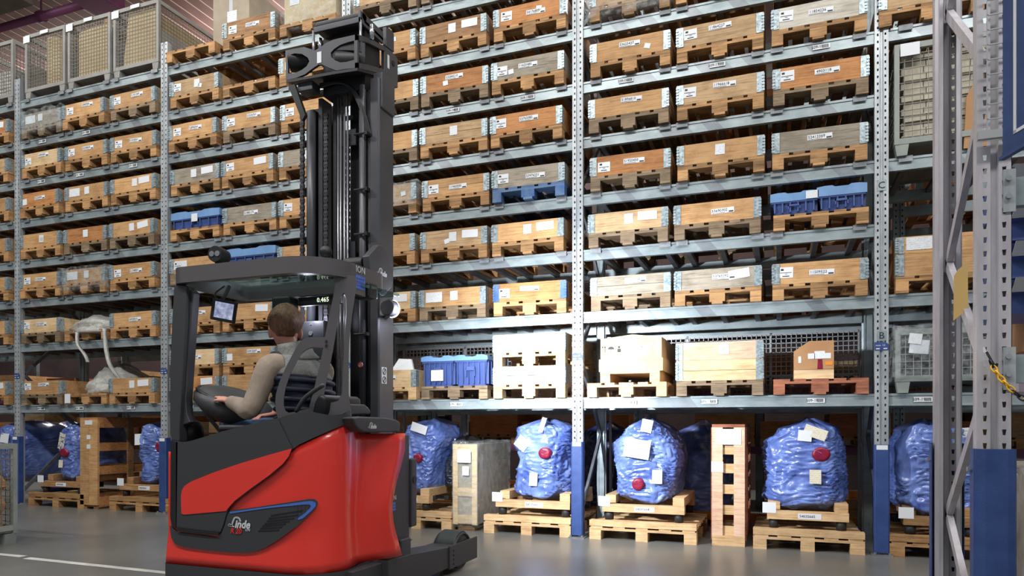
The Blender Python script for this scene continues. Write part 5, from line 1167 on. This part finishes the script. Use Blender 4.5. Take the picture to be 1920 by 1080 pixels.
for k in range(3):
    a = onY(690 + 3 * k, 255, MY - 0.0); b = onY(655 + 2 * k, 165, MY - 0.02); c = onY(600, 158 + 3 * k, MY - 0.04)
    MB().tube(catmull([a, onY(674 + 3 * k, 200, MY - 0.02), b, onY(632, 154 + k, MY - 0.03), c], 6, False), 0.008, 8).build('hydraulic_hose', rubber, T, True)
def chain(px, z0, z1, y, w=0.016, m=mast_m):
    b = MB(); z = z0; i = 0; x = mx(px, y)
    while z < z1:
        if i % 2 == 0:
            for s in (-1, 0, 1): b.box(x + s * w * 0.75 - 0.003, x + s * w * 0.75 + 0.003, y - 0.012, y + 0.012, z, z + 0.034)
        else:
            for s in (-0.5, 0.5): b.box(x + s * w * 0.75 - 0.003, x + s * w * 0.75 + 0.003, y - 0.012, y + 0.012, z - 0.006, z + 0.03)
        b.box(x - w, x + w, y - 0.006, y + 0.006, z + 0.022, z + 0.032)
        z += 0.026; i += 1
    return b.build('lift_chain', m, T)
chain(567, 0.9, 3.5, MY - 0.02); chain(612, 0.9, 3.45, MY + 0.03); chain(652, 2.2, 3.3, MY + 0.08, 0.014)
for (xa, xb, ya, yb) in ((630, 667, 241, 277), (628, 666, 452, 486), (640, 662, 215, 226)):
    a = onY(xa, yb, MY + 0.09); b = onY(xb, ya, MY + 0.09); MB().box(a.x, b.x, MY + 0.09, MY + 0.11, a.z, b.z).build('cross_plate', mast_m, T)
a = onY(563, 700, MY - 0.06); b = onY(608, 600, MY - 0.06)
blk = MB().box(a.x, b.x, MY - 0.06, MY + 0.04, a.z - 0.2, b.z).build('cylinder_block', mast_m, T, bevel=0.01)
c = onY(583, 625, MY - 0.06); MB().cyl(c, c - Vector((0, 0.008, 0)), 0.017, 14).build('block_bolt', chrome, blk); c = onY(583, 608, MY - 0.06); MB().cyl(c, c - Vector((0, 0.006, 0)), 0.006, 10).build('block_bolt', chrome, blk)
# side stickers of the mast
c = onX(720, 704, XR_); stt = MB().box(XR_, XR_ + 0.002, c.y - 0.035, c.y + 0.035, c.z - 0.06, c.z + 0.06).build('warning_sticker', paper_p, T)
for dz in (-0.03, 0.03): MB().tube([(XR_ + 0.003, c.y + 0.022 * math.cos(a), c.z + dz + 0.022 * math.sin(a)) for a in [2 * PI * k / 14 for k in range(15)]], 0.003, 4).bar((XR_ + 0.003, c.y - 0.012, c.z + dz - 0.016), (XR_ + 0.003, c.y + 0.012, c.z + dz + 0.016), 0.004, 0.004).build('pictogram', ink, stt)
c = onY(675.5, 684, MY - 0.03); MB().cyl(c, c + Vector((0, 0.004, 0)), 0.019, 18).build('prohibition_sign', paper_p, T)
MB().tube([c + Vector((0.017 * math.cos(a), -0.002, 0.017 * math.sin(a))) for a in [2 * PI * k / 16 for k in range(17)]], 0.003, 5).bar(c + Vector((-0.012, -0.002, 0.012)), c + Vector((0.012, -0.002, -0.012)), 0.003, 0.003).build('sign_ring', logo_r, T)
# shield plate with logo on the mast side
XS = -2.56
sh = MB().slab([onX(x, y, XS) for x, y in [(691, 480), (700, 470), (710, 459), (716, 459), (725, 468), (732, 485), (737, 505), (738, 522), (733, 540), (722, 553), (717, 555), (705, 545), (698, 530), (694, 510)]], (-0.05, 0, 0)).build('mast_shield', mast_m, T, bevel=0.006)
p = onX(707, 514, XS); script_logo(sh, p, (0, 1, 0), 0.055, (1, 0, 0), logo_w)
c = onX(684, 495, -2.62); MB().cyl(c + Vector((-0.15, 0, 0)), c, 0.05, 18).build('reach_roller', dark_m, T, bevel=0.008)
# work lamp on the mast lighting the lowest shelves
c = onX(732, 578, -2.6); hl = MB().cyl(c + Vector((0, -0.05, 0)), c + Vector((0.0, 0.03, 0)), 0.06, 20).build('work_lamp', mast_m, T, bevel=0.01)
LC = c + Vector((0.02, 0.05, 0))
MB().loft([[c + Vector((0.055 * s * math.cos(a), 0.03 + y, 0.065 * s * math.sin(a))) for a in [2 * PI * k / 18 for k in range(18)]] for s, y in ((1, 0), (0.9, 0.02), (0.5, 0.035), (0.05, 0.04))]).build('lamp_lens', lamp_e, hl, True)
MB().bar((c.x, c.y - 0.02, c.z - 0.05), (XR_ - 0.01, MY + 0.1, c.z - 0.05), 0.03, 0.02).build('lamp_arm', mast_m, T)
sl = bpy.data.lights.new('work_lamp_beam', 'SPOT'); sl.energy = 1150; sl.spot_size = math.radians(96); sl.spot_blend = 1.0; sl.shadow_soft_size = 0.06; sl.color = (0.88, 0.93, 1)
slo = bpy.data.objects.new('work_lamp_beam', sl); COL.objects.link(slo); slo.location = LC + Vector((0.02, 0.05, 0))
slo.rotation_euler = (Vector((-1.85, 7.06, 1.62)) - slo.location).to_track_quat('-Z', 'Y').to_euler()
for nm, pos, en in (('mast_lamp_spill', c + Vector((0.1, -0.02, -0.03)), 7), ('inner_lamp_spill', Vector((mx(596), MY - 0.12, 1.96)), 2.5)):  # bare point lights added to imitate lamp spill on mast side and rod
    pl_ = bpy.data.lights.new(nm, 'POINT'); pl_.energy = en; pl_.shadow_soft_size = 0.03; pl_.color = (0.82, 0.84, 1); po = bpy.data.objects.new(nm, pl_); COL.objects.link(po); po.location = pos
# mast head
HY = 4.25; HX = onY(670, 100, HY).x
H = lambda L: [onY(x, y, HY) for x, y in L]
MB().slab(H([(535, 95), (552, 91), (570, 88), (580, 91), (590, 95), (600, 89), (612, 80), (626, 74), (648, 69), (670, 64), (670, 127), (650, 129), (630, 132), (617, 127), (604, 121), (597, 121), (585, 129), (572, 139), (555, 146), (536, 150)]), (0, 0.02, 0),
          [H([(539, 104), (552, 100), (566, 101), (577, 108), (580, 115), (575, 124), (566, 131), (553, 137), (540, 138)]), H([(620, 99), (626, 92), (638, 84), (652, 79), (664, 76), (664, 112), (650, 116), (638, 117), (628, 113), (621, 107)])]).build('head_plate', mast_m, T, bevel=0.003)
Sx = lambda L: [onX(x, y, HX) for x, y in L]
MB().slab(Sx([(670, 64), (690, 71), (722, 87), (722, 96), (690, 80), (670, 75)]), (-0.02, 0, 0)).build('head_side_band', mast_m, T)
MB().slab(Sx([(670, 117), (690, 121), (720, 130), (720, 140), (690, 132), (670, 127)]), (-0.02, 0, 0)).build('head_side_band', mast_m, T)
ep = MB().slab(Sx([(721, 86), (735, 97), (746, 110), (746, 165), (737, 158), (721, 142)]), (-0.03, 0, 0)).build('head_end_plate', mast_m, T, bevel=0.003)
MB().slab(Sx([(724, 50), (731, 54), (739, 64), (739, 98), (724, 86)]), (-0.03, 0, 0)).build('head_ear', mast_m, T, bevel=0.003)
c = onX(737, 119, HX); MB().cyl(c, c + Vector((0.004, 0, 0)), 0.022, 14).build('bore', dark_m, ep)
c = onX(728, 116, HX); MB().box(HX, HX + 0.003, c.y - 0.012, c.y + 0.012, c.z - 0.05, c.z + 0.05).build('sticker', paper_p, ep)
c = onY(599, 108, HY); MB().box(c.x - 0.018, c.x + 0.018, HY - 0.004, HY, c.z - 0.04, c.z + 0.04).build('sticker', paper_p, T)
hz = lambda y: onY(620, y, HY).z
MB().slab([onY(537, 150, HY), onY(630, 133, HY), onY(670, 127, HY), onX(722, 142, HX), (onX(722, 142, HX).x - 0.5, onX(722, 142, HX).y, onX(722, 142, HX).z)], (0, 0, -0.02)).build('head_floor', dark_m, T)
UBX0, UBX1 = onY(588, 50, HY + 0.05).x, onY(676, 30, HY + 0.05).x; z1_ = onY(676, 30, HY + 0.05).z; z0_ = onY(676, 41, HY + 0.05).z
MB().box(UBX0, UBX1, HY + 0.05, HY + 0.075, z0_, z1_).build('head_crossbar', mast_m, T, bevel=0.004)
MB().box(UBX1 - 0.02, UBX1, HY + 0.05, HY + 0.36, z0_, z1_ + 0.045).build('head_crossbar', mast_m, T, bevel=0.004)
MB().cyl((UBX0 + 0.0, HY + 0.1, z1_ + 0.02), (UBX1, HY + 0.1, z1_ + 0.02), 0.035, 18).build('head_roller', dark_m, T, bevel=0.006)
MB().box(UBX0, UBX1, HY + 0.1, HY + 0.36, z1_ - 0.02, z1_).build('head_cover', mast_m, T)
MB().box(UBX0 + 0.02, UBX1 - 0.02, HY + 0.14, HY + 0.34, hz(132) - 0.1, z0_).build('head_core', dark_m, T)
for px in (588, 676): xx = onY(px, 60, HY + 0.06).x; MB().cyl((xx, HY + 0.06, hz(100)), (xx, HY + 0.06, z0_ + 0.02), 0.01, 8).build('head_rod', rod_m, T, True)
for px, py in ((600, 85), (697, 60)): c = onY(px, py, HY + 0.1); MB().cyl(c - Vector((0, 0, 0.05)), c + Vector((0, 0, 0.05)), 0.016, 10).build('valve', chrome, T, True)
for cx_, sgn in ((559, 1), (646, -1)): c = onY(cx_, 112, HY + 0.06); MB().cyl(c + Vector((-0.07, 0.0, 0)), c + Vector((0.07, 0.06, 0)), 0.075, 20).build('chain_sheave', dark_m, T, bevel=0.01)
a = onY(558, 172, HY + 0.03); b = onY(585, 150, HY + 0.03); MB().box(a.x, b.x, HY + 0.03, HY + 0.13, a.z, b.z).build('valve_block', mast_m, T, bevel=0.004)
MB().slab(H([(540, 160), (552, 158), (572, 215), (566, 226)]), (0, 0.03, 0)).build('head_strut', dark_m, T)
MB().box(onX(709, 200, XR_ + 0.02).x - 0.08, XR_ + 0.015, 4.42, 4.6, hz(195), hz(128)).build('head_foot', mast_m, T, bevel=0.006)
# ------------------------------------------------------------------ driver, seated sideways, looking up towards the forks
def limb(b, pts, rad, n=14): b.tube(catmull(pts, 4, False), [v for v in interp(rad, 4)], n)
def interp(r, n):
    o = []
    for a, c in zip(r, r[1:]): o += [a + (c - a) * k / n for k in range(n)]
    return o + [r[-1]]
def ell(b, c, rx, ry, rz, M=None, n=20, m=12, zlo=-1.5, zhi=1.5):
    c = Vector(c); M = M or Matrix.Identity(3)
    b.loft([[c + M @ Vector((rx * math.cos(e) * math.cos(a), ry * math.cos(e) * math.sin(a), rz * math.sin(e))) for a in [2 * PI * k / n for k in range(n)]] for e in [zlo + (zhi - zlo) * j / m for j in range(m + 1)]]); return b
HEAD = Vector((-2.985, 3.76, 1.785)); HS = 1.13; fdir = Vector((-0.62, 0.78, 0)).normalized(); sdir = Vector((fdir.y, -fdir.x, 0))   # sdir: his right
HM = Matrix((sdir, fdir, UP)).transposed() @ Matrix.Rotation(0.16, 3, 'X') @ Matrix.Scale(HS, 3)
NECK = Vector((-2.90, 3.71, 1.56)); PEL = Vector((-2.80, 3.75, 1.15))
SL, SR = Vector((-2.915, 3.52, 1.52)), Vector((-2.80, 3.89, 1.50))
EL, WL = Vector((-2.99, 3.435, 1.262)), Vector((-3.20, 3.50, 1.315))
ER, WR = Vector((-2.98, 3.99, 1.27)), Vector((-3.06, 3.74, 1.235))
KL, KR = Vector((-3.30, 3.63, 1.14)), Vector((-3.28, 3.90, 1.14))
def torso_rings(grow, z0, z1, n=24, rows=12, top=1.0):
    rings = []; sh = (SR - SL).normalized(); fw = Vector((-sh.y, sh.x, 0)); fw = fw if fw.x < 0 else -fw
    for i in range(rows + 1):
        z = z0 + (z1 - z0) * i / rows; u = (z - 1.08) / (1.58 - 1.08); c = PEL.lerp(Vector((-2.855, 3.715, 1.58)), max(0, min(1.15, u)))
        hw = lerp_tab([(1.0, 0.17), (1.12, 0.18), (1.25, 0.165), (1.38, 0.19), (1.48, 0.205), (1.54, 0.185), (1.585, 0.115), (1.62, 0.075), (1.7, 0.07)], z) + grow
        hd = lerp_tab([(1.0, 0.12), (1.12, 0.13), (1.25, 0.125), (1.4, 0.135), (1.5, 0.125), (1.56, 0.1), (1.62, 0.075), (1.7, 0.07)], z) + grow
        c = Vector((c.x, c.y, z)) + fw * (0.05 * max(0, (z - 1.45)) * 2)
        rings.append([c + sh * (hw * math.copysign(abs(math.cos(a)) ** 0.85, math.cos(a))) + fw * (hd * math.copysign(abs(math.sin(a)) ** 0.9, math.sin(a))) for a in [2 * PI * k / n for k in range(n)]])
    return rings
def remesh(o, vox, smooth=4):
    m = o.modifiers.new('r', 'REMESH'); m.mode = 'VOXEL'; m.voxel_size = vox; m.use_smooth_shade = True
    s = o.modifiers.new('s', 'SMOOTH'); s.iterations = smooth; s.factor = 0.5
b = MB(); b.loft(torso_rings(-0.012, 1.04, 1.6))
limb(b, [NECK - Vector((0, 0, 0.04)), NECK.lerp(HEAD, 0.4), HEAD], [0.062, 0.056, 0.058])
ell(b, HEAD, 0.075, 0.092, 0.112, HM); ell(b, HEAD + HM @ Vector((0, 0.03, -0.05)), 0.06, 0.065, 0.07, HM)
ell(b, HEAD + HM @ Vector((0, 0.1, -0.02)), 0.014, 0.022, 0.026, HM, 10, 6)
for s in (-1, 1):
    ell(b, HEAD + HM @ Vector((s * 0.083, -0.008, -0.02)), 0.013, 0.022, 0.034, HM, 10, 6); ell(b, HEAD + HM @ Vector((s * 0.03, 0.09, -0.065)), 0.02, 0.012, 0.006, HM, 8, 5)
for S, E_, W_, s in ((SL, EL, WL, 1), (SR, ER, WR, -1)):
    limb(b, [S + Vector((0.03, 0.05 * s, 0.02)), S, S.lerp(E_, 0.5), E_], [0.06, 0.056, 0.05, 0.042]); limb(b, [E_, E_.lerp(W_, 0.3), W_], [0.043, 0.042, 0.028])
    d = (W_ - E_).normalized(); pc = W_ + d * 0.05; side = Vector((0, 0, 1)).cross(d).normalized(); up_ = d.cross(side)
    b.loft([[W_ + d * t + side * (w * math.cos(a)) + up_ * (h * math.sin(a)) for a in [2 * PI * k / 12 for k in range(12)]] for t, w, h in ((-0.01, 0.027, 0.022), (0.03, 0.036, 0.018), (0.07, 0.042, 0.017), (0.095, 0.04, 0.015))])
    for k, L in enumerate((0.062, 0.074, 0.07, 0.055)):
        o0 = W_ + d * 0.088 + side * (-0.03 + 0.02 * k); cu = Vector((0, 0, -1)) if d.z > -0.9 else d
        limb(b, [o0, o0 + d * L * 0.45 + UP * 0.002, o0 + d * L * 0.8 - UP * 0.018, o0 + d * L * 0.9 - UP * 0.042], [0.0095, 0.009, 0.0085, 0.007], 8)
    tb = W_ + d * 0.03 + side * (0.034 * s); limb(b, [tb, tb + d * 0.035 + side * (0.022 * s) - UP * 0.008, tb + d * 0.062 + side * (0.02 * s) - UP * 0.02], [0.012, 0.0105, 0.008], 8)
for K, s in ((KL, -1), (KR, 1)):
    hp = PEL + Vector((0, 0.09 * s, -0.03)); limb(b, [hp, hp.lerp(K, 0.5), K], [0.085, 0.075, 0.058]); an = K + Vector((-0.02, 0, -0.40)); limb(b, [K, K.lerp(an, 0.35), an], [0.056, 0.052, 0.036]); limb(b, [an, an + Vector((-0.06, 0, -0.04)), an + Vector((-0.15, 0, -0.05))], [0.038, 0.04, 0.03])
P = b.build('person', skin, None, True); remesh(P, 0.0065, 3)
tag(P, 'driver in navy vest and taupe sweater sitting in the truck, looking away', 'person')
o = MB().loft(torso_rings(0.012, 1.05, 1.515)).build('vest', navy, P, True); remesh(o, 0.011, 2)
tx = bpy.data.textures.new('quilt', 'WOOD'); tx.noise_scale = 0.05; tx.wood_type = 'BANDNOISE'; tx.turbulence = 3
b = MB()
for z in (1.14, 1.2, 1.26, 1.32, 1.38, 1.44):
    r = torso_rings(0.016, z, z + 0.001, 28, 1)[0]; b.tube(r + [r[0]], 0.017, 8, False)
b.build('vest_quilting', navy, P, True)
b = MB().loft(torso_rings(0.017, 1.465, 1.6)); o = b.build('vest_yoke', fleece, P, True); remesh(o, 0.009, 3)
rr = torso_rings(0.03, 1.585, 1.70, 22, 4); b = MB().loft([[Vector(p) + Vector((0, 0, 0.03 * math.cos(2 * PI * k / 22))) for k, p in enumerate(r)] for r in rr], caps=False); o = b.build('collar', fleece, P, True); o.modifiers.new('s', 'SOLIDIFY').thickness = 0.014
b = MB()
for S, E_, W_, s in ((SL, EL, WL, 1), (SR, ER, WR, -1)):
    limb(b, [S + Vector((0.04, 0.06 * s, 0.015)), S + Vector((0, 0, 0.0)), S.lerp(E_, 0.5), E_, E_.lerp(W_, 0.4), W_], [0.075, 0.078, 0.068, 0.06, 0.055, 0.038], 16)
o = b.build('sweater', sweater, P, True); remesh(o, 0.009, 3)
r = [SL + Vector((0.02, 0.03, 0.0)) + Vector((math.cos(a) * 0.055, 0.012 * math.cos(a), math.sin(a) * 0.095)) for a in [2 * PI * k / 20 for k in range(21)]]
MB().tube(r, 0.012, 8).build('armhole_trim', navy, P, True)
b = MB()
for K, s in ((KL, -1), (KR, 1)):
    hp = PEL + Vector((0, 0.09 * s, -0.03)); limb(b, [hp, hp.lerp(K, 0.5), K + Vector((-0.03, 0, 0))], [0.1, 0.088, 0.07]); limb(b, [K, K + Vector((-0.02, 0, -0.36))], [0.068, 0.05])
b.loft(torso_rings(0.004, 1.03, 1.14, 20, 3)); o = b.build('jeans', jeans, P, True); remesh(o, 0.011, 2)
# hair: cap over the crown and back of the head, with strands
b = MB(); rings = []
for j in range(15):
    e = -0.36 + (1.55 + 0.36) * j / 14; ring = []
    for k in range(40):
        a = 2 * PI * k / 40; front = max(0, math.sin(a)); lo = e if front < 0.15 else max(e, e + front * 1.05 * (1 - (j / 14)))
        g = 1 + 0.05 * noise.noise(Vector((a * 5, e * 1.2, 3))) + 0.02 * noise.noise(Vector((a * 13, e, 1)))
        u_ = max(0, min(1, (e + 0.36) / 0.75)); tp = -0.002 + 0.034 * u_ * u_ * (3 - 2 * u_) - (0.006 if abs(math.cos(a)) > 0.8 and e < 0.25 else 0)
        ring.append(HEAD + HM @ Vector(((0.076 + tp) * g * math.cos(lo) * math.cos(a), (0.094 + tp) * g * math.cos(lo) * math.sin(a) - 0.004, (0.114 + tp) * g * math.sin(lo) + 0.004)))
    rings.append(ring)
b.loft(rings); o = b.build('hair', hair_m, P, True)
for s in (-1, 1):
    ell(MB(), HEAD + HM @ Vector((s * 0.032, 0.083, 0.0)), 0.012, 0.01, 0.01, HM, 10, 6).build('eye', paper_p, P, True)
# ------------------------------------------------------------------ near rack at the right
NX, NY0, NY1 = 0.857, 3.53, 4.47
def open_post(w, d, h, pitch, hw, hh):
    b = MB(); g = w * 0.12; xs = [-w / 2, -w * 0.28 - hw / 2, -w * 0.28 + hw / 2, -g, g, w * 0.28 - hw / 2, w * 0.28 + hw / 2, w / 2]; zs = []
    n = int(h / pitch)
    for r in range(n): zs += [r * pitch, r * pitch + (pitch - hh) / 2, r * pitch + (pitch + hh) / 2]
    zs.append(n * pitch)
    for j in range(len(zs) - 1):
        za, zb = zs[j], zs[j + 1]; mid = j % 3 == 1
        for i in (0, 1, 2, 4, 5, 6):
            if mid and i in (1, 5): b.add([(xs[i], 0, za), (xs[i] + hw * 0.18, 0, za), (xs[i], 0, zb)], [(0, 1, 2)]); b.add([(xs[i + 1], 0, za), (xs[i + 1] - hw * 0.18, 0, za), (xs[i + 1], 0, zb)], [(0, 2, 1)]); continue
            b.add([(xs[i], 0, za), (xs[i + 1], 0, za), (xs[i + 1], 0, zb), (xs[i], 0, zb)], [(0, 1, 2, 3)])
    H = zs[-1]; b.loft([[(x, y, z) for x, y in ((-g, 0), (-g * 0.7, 0.016), (g * 0.7, 0.016), (g, 0))] for z in (0, H)], closed=False)
    for s in (-1, 1): b.loft([[(s * x, y, z) for x, y in ((w / 2, 0), (w / 2, d * 0.62), (w * 0.38, d * 0.7), (w * 0.38, d), (w * 0.24, d))] for z in (0, H)], closed=False)
    me = bpy.data.meshes.new('post'); me.from_pydata(b.v, [], b.f); me.materials.append(near_m); return me
om = open_post(0.125, 0.1, 4.6, 0.0585, 0.016, 0.024)
t = thing('near_upright', 'large near galvanised upright frame with blue guards and yellow chain hook', 'rack upright', (NX, NY0, 0))
o = place('front_post', om, t); sd = o.modifiers.new('s', 'SOLIDIFY'); sd.thickness = 0.0025
o = place('rear_post', om, t, (0, NY1 - NY0, 0), (0, 0, PI)); sd = o.modifiers.new('s', 'SOLIDIFY'); sd.thickness = 0.0025
dy = NY1 - NY0
zz = [(0.87, 0.69), (0.07, 1.37), (0.87, 2.04), (0.07, 2.72), (0.87, 3.39), (0.07, 4.05)]
for (a, za), (c, zc) in zip([(0.07, 0.02)] + zz, zz): place('brace', MB().bar((0, a, za), (0, c, zc), 0.03, 0.05).mesh('brace', near_m), t)
gp = [(-0.078, 0.0), (-0.066, -0.02), (-0.04, -0.03), (0.04, -0.03), (0.066, -0.02), (0.078, 0.0), (0.078, 0.06), (0.073, 0.06), (0.073, 0.0), (0.063, -0.015), (0.04, -0.025), (-0.04, -0.025), (-0.063, -0.015), (-0.073, 0.0), (-0.073, 0.06), (-0.078, 0.06)]
gm = MB().slab([(x, y, 0.02) for x, y in gp], (0, 0, 1.05)).mesh('post_guard', guard_m)
place('post_guard', gm, t, (0, -0.004, 0)); place('post_guard', gm, t, (0, dy + 0.004, 0), (0, 0, PI))
for y0 in (-0.0, dy):
    for s in (-1, 1):
        for z in (0.27, 0.98): place('guard_bolt', cached('gbolt', lambda: MB().cyl((-0.009, 0, 0), (0.009, 0, 0), 0.011, 8).mesh('guard_bolt', chrome)), t, (s * 0.085, y0 + (0.03 if y0 == 0 else -0.03), z))
place('base_plate', MB().box(-0.1, 0.1, -0.06, 0.12, 0, 0.012).mesh('base_plate', bracket_m), t); place('base_plate', MB().box(-0.1, 0.1, dy - 0.12, dy + 0.06, 0, 0.012).mesh('base_plate', bracket_m), t)
for z in (2.16, 1.41):
    cp = place('beam_connector', MB().box(0.03, 0.075, -0.006, -0.001, z - 0.09, z + 0.09).mesh('beam_connector', post_m), t)
    for k in range(2): place('bolt', MB().cyl((0.048, -0.018, z + 0.05 - 0.075 * k), (0.048, -0.005, z + 0.05 - 0.075 * k), 0.011, 8).mesh('bolt', chrome), cp)
for z, nm in ((2.16, 'upper'), (1.41, 'lower')):
    o = MB().box(NX + 0.066, NX + 2.7, NY0 + 0.02, NY0 + 0.07, z - 0.06, z + 0.06).build('near_beam', galv); tag(o, f'{nm} galvanised beam leaving the near upright at the picture edge', 'rack beam', 'near rack beams')
# hanging tag on the brace
tp = [onY(x, y, 4.0) for x, y in ((1789, 517), (1797, 505), (1815, 490), (1815, 579), (1788, 601))]
o = MB().slab(tp, (0.0, 0.006, 0)).build('hanging_card', mat('card_yellow', srgb(222, 186, 116), 0.7)); tag(o, 'yellowish cardboard tag hanging on the near upright brace', 'tag')
# wire mesh screen clipped on the near post
a = onY(1851, 252, 3.49); b = onY(1851, -30, 3.49)
t = thing('mesh_screen', 'wire mesh screen fixed on the near upright behind the blue sign', 'mesh screen', (a.x, 3.49, 0))
place('wire_grid', wires(0, 0.62, a.z, a.z + 0.94, 0.0625, 0.0025).mesh('wire_grid', wire_m), t)
place('bottom_rail', MB().box(-0.035, 0.62, -0.01, 0.012, a.z - 0.02, a.z + 0.015).mesh('bottom_rail', wire_m), t)
# blue sign
P0 = C0 + ray(1880, 296) * 2.55
lo_, hi_ = 0.0, 1.4
def proj(p): d = p - C0; k = d.dot(FW); return 960 + F * d.dot(RT) / k, HOR - F * d.z / k
for _ in range(40):
    am = (lo_ + hi_) / 2; q = proj(P0 + Vector((math.cos(am), -math.sin(am), 0)) * 0.08); u = proj(P0); sl_ = (q[1] - u[1]) / (q[0] - u[0])
    if sl_ > -0.575: lo_ = am
    else: hi_ = am
sx_ = Vector((math.cos(am), -math.sin(am), 0)); sn = Vector((-sx_.y, sx_.x, 0))
t = thing('hanging_sign', 'dark blue sign with pale border line at the right picture edge', 'sign', tuple(P0))
def S_(u, v): return P0 + sx_ * u + UP * v
MB().slab([S_(0, 0), S_(0.7, 0), S_(0.7, 1.0), S_(0, 1.0)], sn * 0.012).build('board', bluepanel, t)
bt = MB(); f_ = -sn * 0.002
for (u0, v0, u1, v1) in ((0.06, 0.06, 0.64, 0.072), (0.06, 0.06, 0.075, 0.94), (0.06, 0.93, 0.64, 0.94), (0.625, 0.06, 0.64, 0.94)): bt.slab([S_(u0, v0) + f_, S_(u1, v0) + f_, S_(u1, v1) + f_, S_(u0, v1) + f_], sn * 0.002)
bt.build('border_line', logo_w, t)
MB().bar(S_(0.0, -0.004) - sn * 0.004, S_(0.7, -0.004) - sn * 0.004, 0.02, 0.012).build('lower_edge', guard_m, t)
# yellow chain
hk = onY(1850, 660, NY0 - 0.02); pts = [hk, onY(1862, 688, NY0 - 0.04), onY(1880, 713, NY0 - 0.06), onY(1900, 733, NY0 - 0.07), onY(1920, 748, NY0 - 0.08), onY(1945, 758, NY0 - 0.1)]
t = thing('chain', 'yellow plastic chain hooked into the near upright', 'chain', tuple(hk)); cp = catmull(pts, 8, False)
MB().tube(catmull([hk, hk + Vector((0.015, -0.012, -0.04)), hk + Vector((0.03, -0.01, -0.065)), hk + Vector((0.035, -0.01, -0.05))], 4, False), 0.005, 6).build('hook', dark_m, t)
L = 0.0; prev = cp[0]; acc = []; tot = 0
for p in cp[1:]:
    d = (p - prev).length; tot += d; acc.append((tot, prev.copy(), p.copy(), d)); prev = p
k = 0; s = 0.055
while s < tot:
    for T_, a, b, d in acc:
        if T_ >= s: c = b.lerp(a, (T_ - s) / d); dr = (b - a).normalized(); break
    n1 = dr.cross(Vector((0, -1, 0.3))).normalized(); n2 = dr.cross(n1); nn = n1 if k % 2 else n2
    mm = dark_m if (s < 0.075 or 0.2 < s < 0.26) else yellow
    MB().tube([c + dr * (0.018 * math.cos(x)) + nn * (0.0095 * math.sin(x)) for x in [2 * PI * j / 14 for j in range(15)]], 0.0038, 6, False).build('link', mm, t, True)
    s += 0.026; k += 1
# bins and boxes in the near rack, cut by the right picture edge
for i, y in enumerate((352, 420, 490, 556)):
    c = onY(1925, y, 3.98); t = thing('storage_bin', ('top', 'second', 'third', 'lowest')[i] + ' blue grey bin of the stack at the right picture edge', 'bin', (c.x, 4.1, c.z - 0.09), 0, 'stacked bins')
    place('tub', MB().slab([(-0.1, -0.2, 0.0), (-0.1, -0.18, 0.09), (-0.1, -0.26, 0.15), (-0.1, 0.2, 0.15), (-0.1, 0.2, 0)], (0.2, 0, 0)).mesh('tub', tote_d), t)
    place('label_plate', MB().slab([(-0.085, -0.215, 0.1), (0.085, -0.215, 0.1), (0.085, -0.285, 0.155), (-0.085, -0.285, 0.155)], (0, 0.004, 0.0)).mesh('label_plate', paper_p), t)
c = onY(1915, 735, 4.0); carton('pale lilac box on the near rack at the picture edge', (c.x + 0.16, 4.2, c.z), 0.34, 0.4, 0.16, mat('lilac_board', srgb(196, 186, 198), 0.7), flaps=False)
c = onY(1915, 1060, 4.1); t = thing('wrapped_pallet_load', 'film wrapped pale load beside the near blue guard', 'wrapped load', (c.x + 0.42, 4.6, 0)); place('load', MB().box(-0.36, 0.36, -0.4, 0.5, 0.14, 0.95).mesh('load', card_g), t); place('film', grid_box(0.78, 0.98, 0.84, 12, 0.012, 50).mesh('film', wrap_m, True), t, (0, 0.05, 0.12)); place('pallet_base', MB().box(-0.4, 0.4, -0.45, 0.55, 0, 0.139).mesh('pallet_base', W['pallet']), t)
c = onY(1915, 640, 4.3); carton('brown box above the lilac box at the picture edge', (c.x + 0.16, 4.45, c.z - 0.05), 0.3, 0.3, 0.2, card, flaps=False)
# card and folded sheet behind the near frame
q0, q1 = onY(1812, 240, 6.95), onY(1839, 108, 6.95); zb = ZL[3] + BH / 2 + 0.002
o = MB().slab([(q0.x, 6.95, zb), (q0.x + 0.3, 6.95, zb), (q0.x + 0.3, 6.95, q1.z + 0.3), (q0.x + 0.02, 6.95, q0.z + 0.3)], (0, 0.02, 0)).build('leaning_board', card); o.location.y = 0.09; tag(o, 'brown board leaning on the tall cage behind the near upright', 'board')
# ------------------------------------------------------------------ floor cage at the left edge
c = onZ(33, 1018, 0)
cg = cage('grey mesh floor cage cut by the left picture edge', (c.x - 0.42, c.y - 0.6, 0), 0.84, 1.2, 0.98, cage_g, wire_d, 0.06, foot=0.13, group='floor cages')
o = place('brown_packing', grid_box(0.7, 1.0, 0.5, 8, 0.06, 9).mesh('brown_packing', card), None, (c.x - 0.42, c.y - 0.6, 0.17)); tag(o, 'crumpled brown packing inside the left floor cage', 'packing')
cardtag(cg, 0.425, 0.1, 0.4, paper_p, 0.002, 0.25)

# ------------------------------------------------------------------ lettering becomes plain meshes
bpy.context.view_layer.update()
dg = bpy.context.evaluated_depsgraph_get()
for o in [o for o in COL.objects if o.type == 'FONT']:
    me = bpy.data.meshes.new_from_object(o.evaluated_get(dg)); nm = o.name; o.name = 'old'
    n = bpy.data.objects.new('lettering', me); COL.objects.link(n); n.parent = o.parent; n.matrix_parent_inverse = o.matrix_parent_inverse.copy()
    n.location = o.location; n.rotation_euler = o.rotation_euler; n.scale = o.scale
    bpy.data.objects.remove(o)
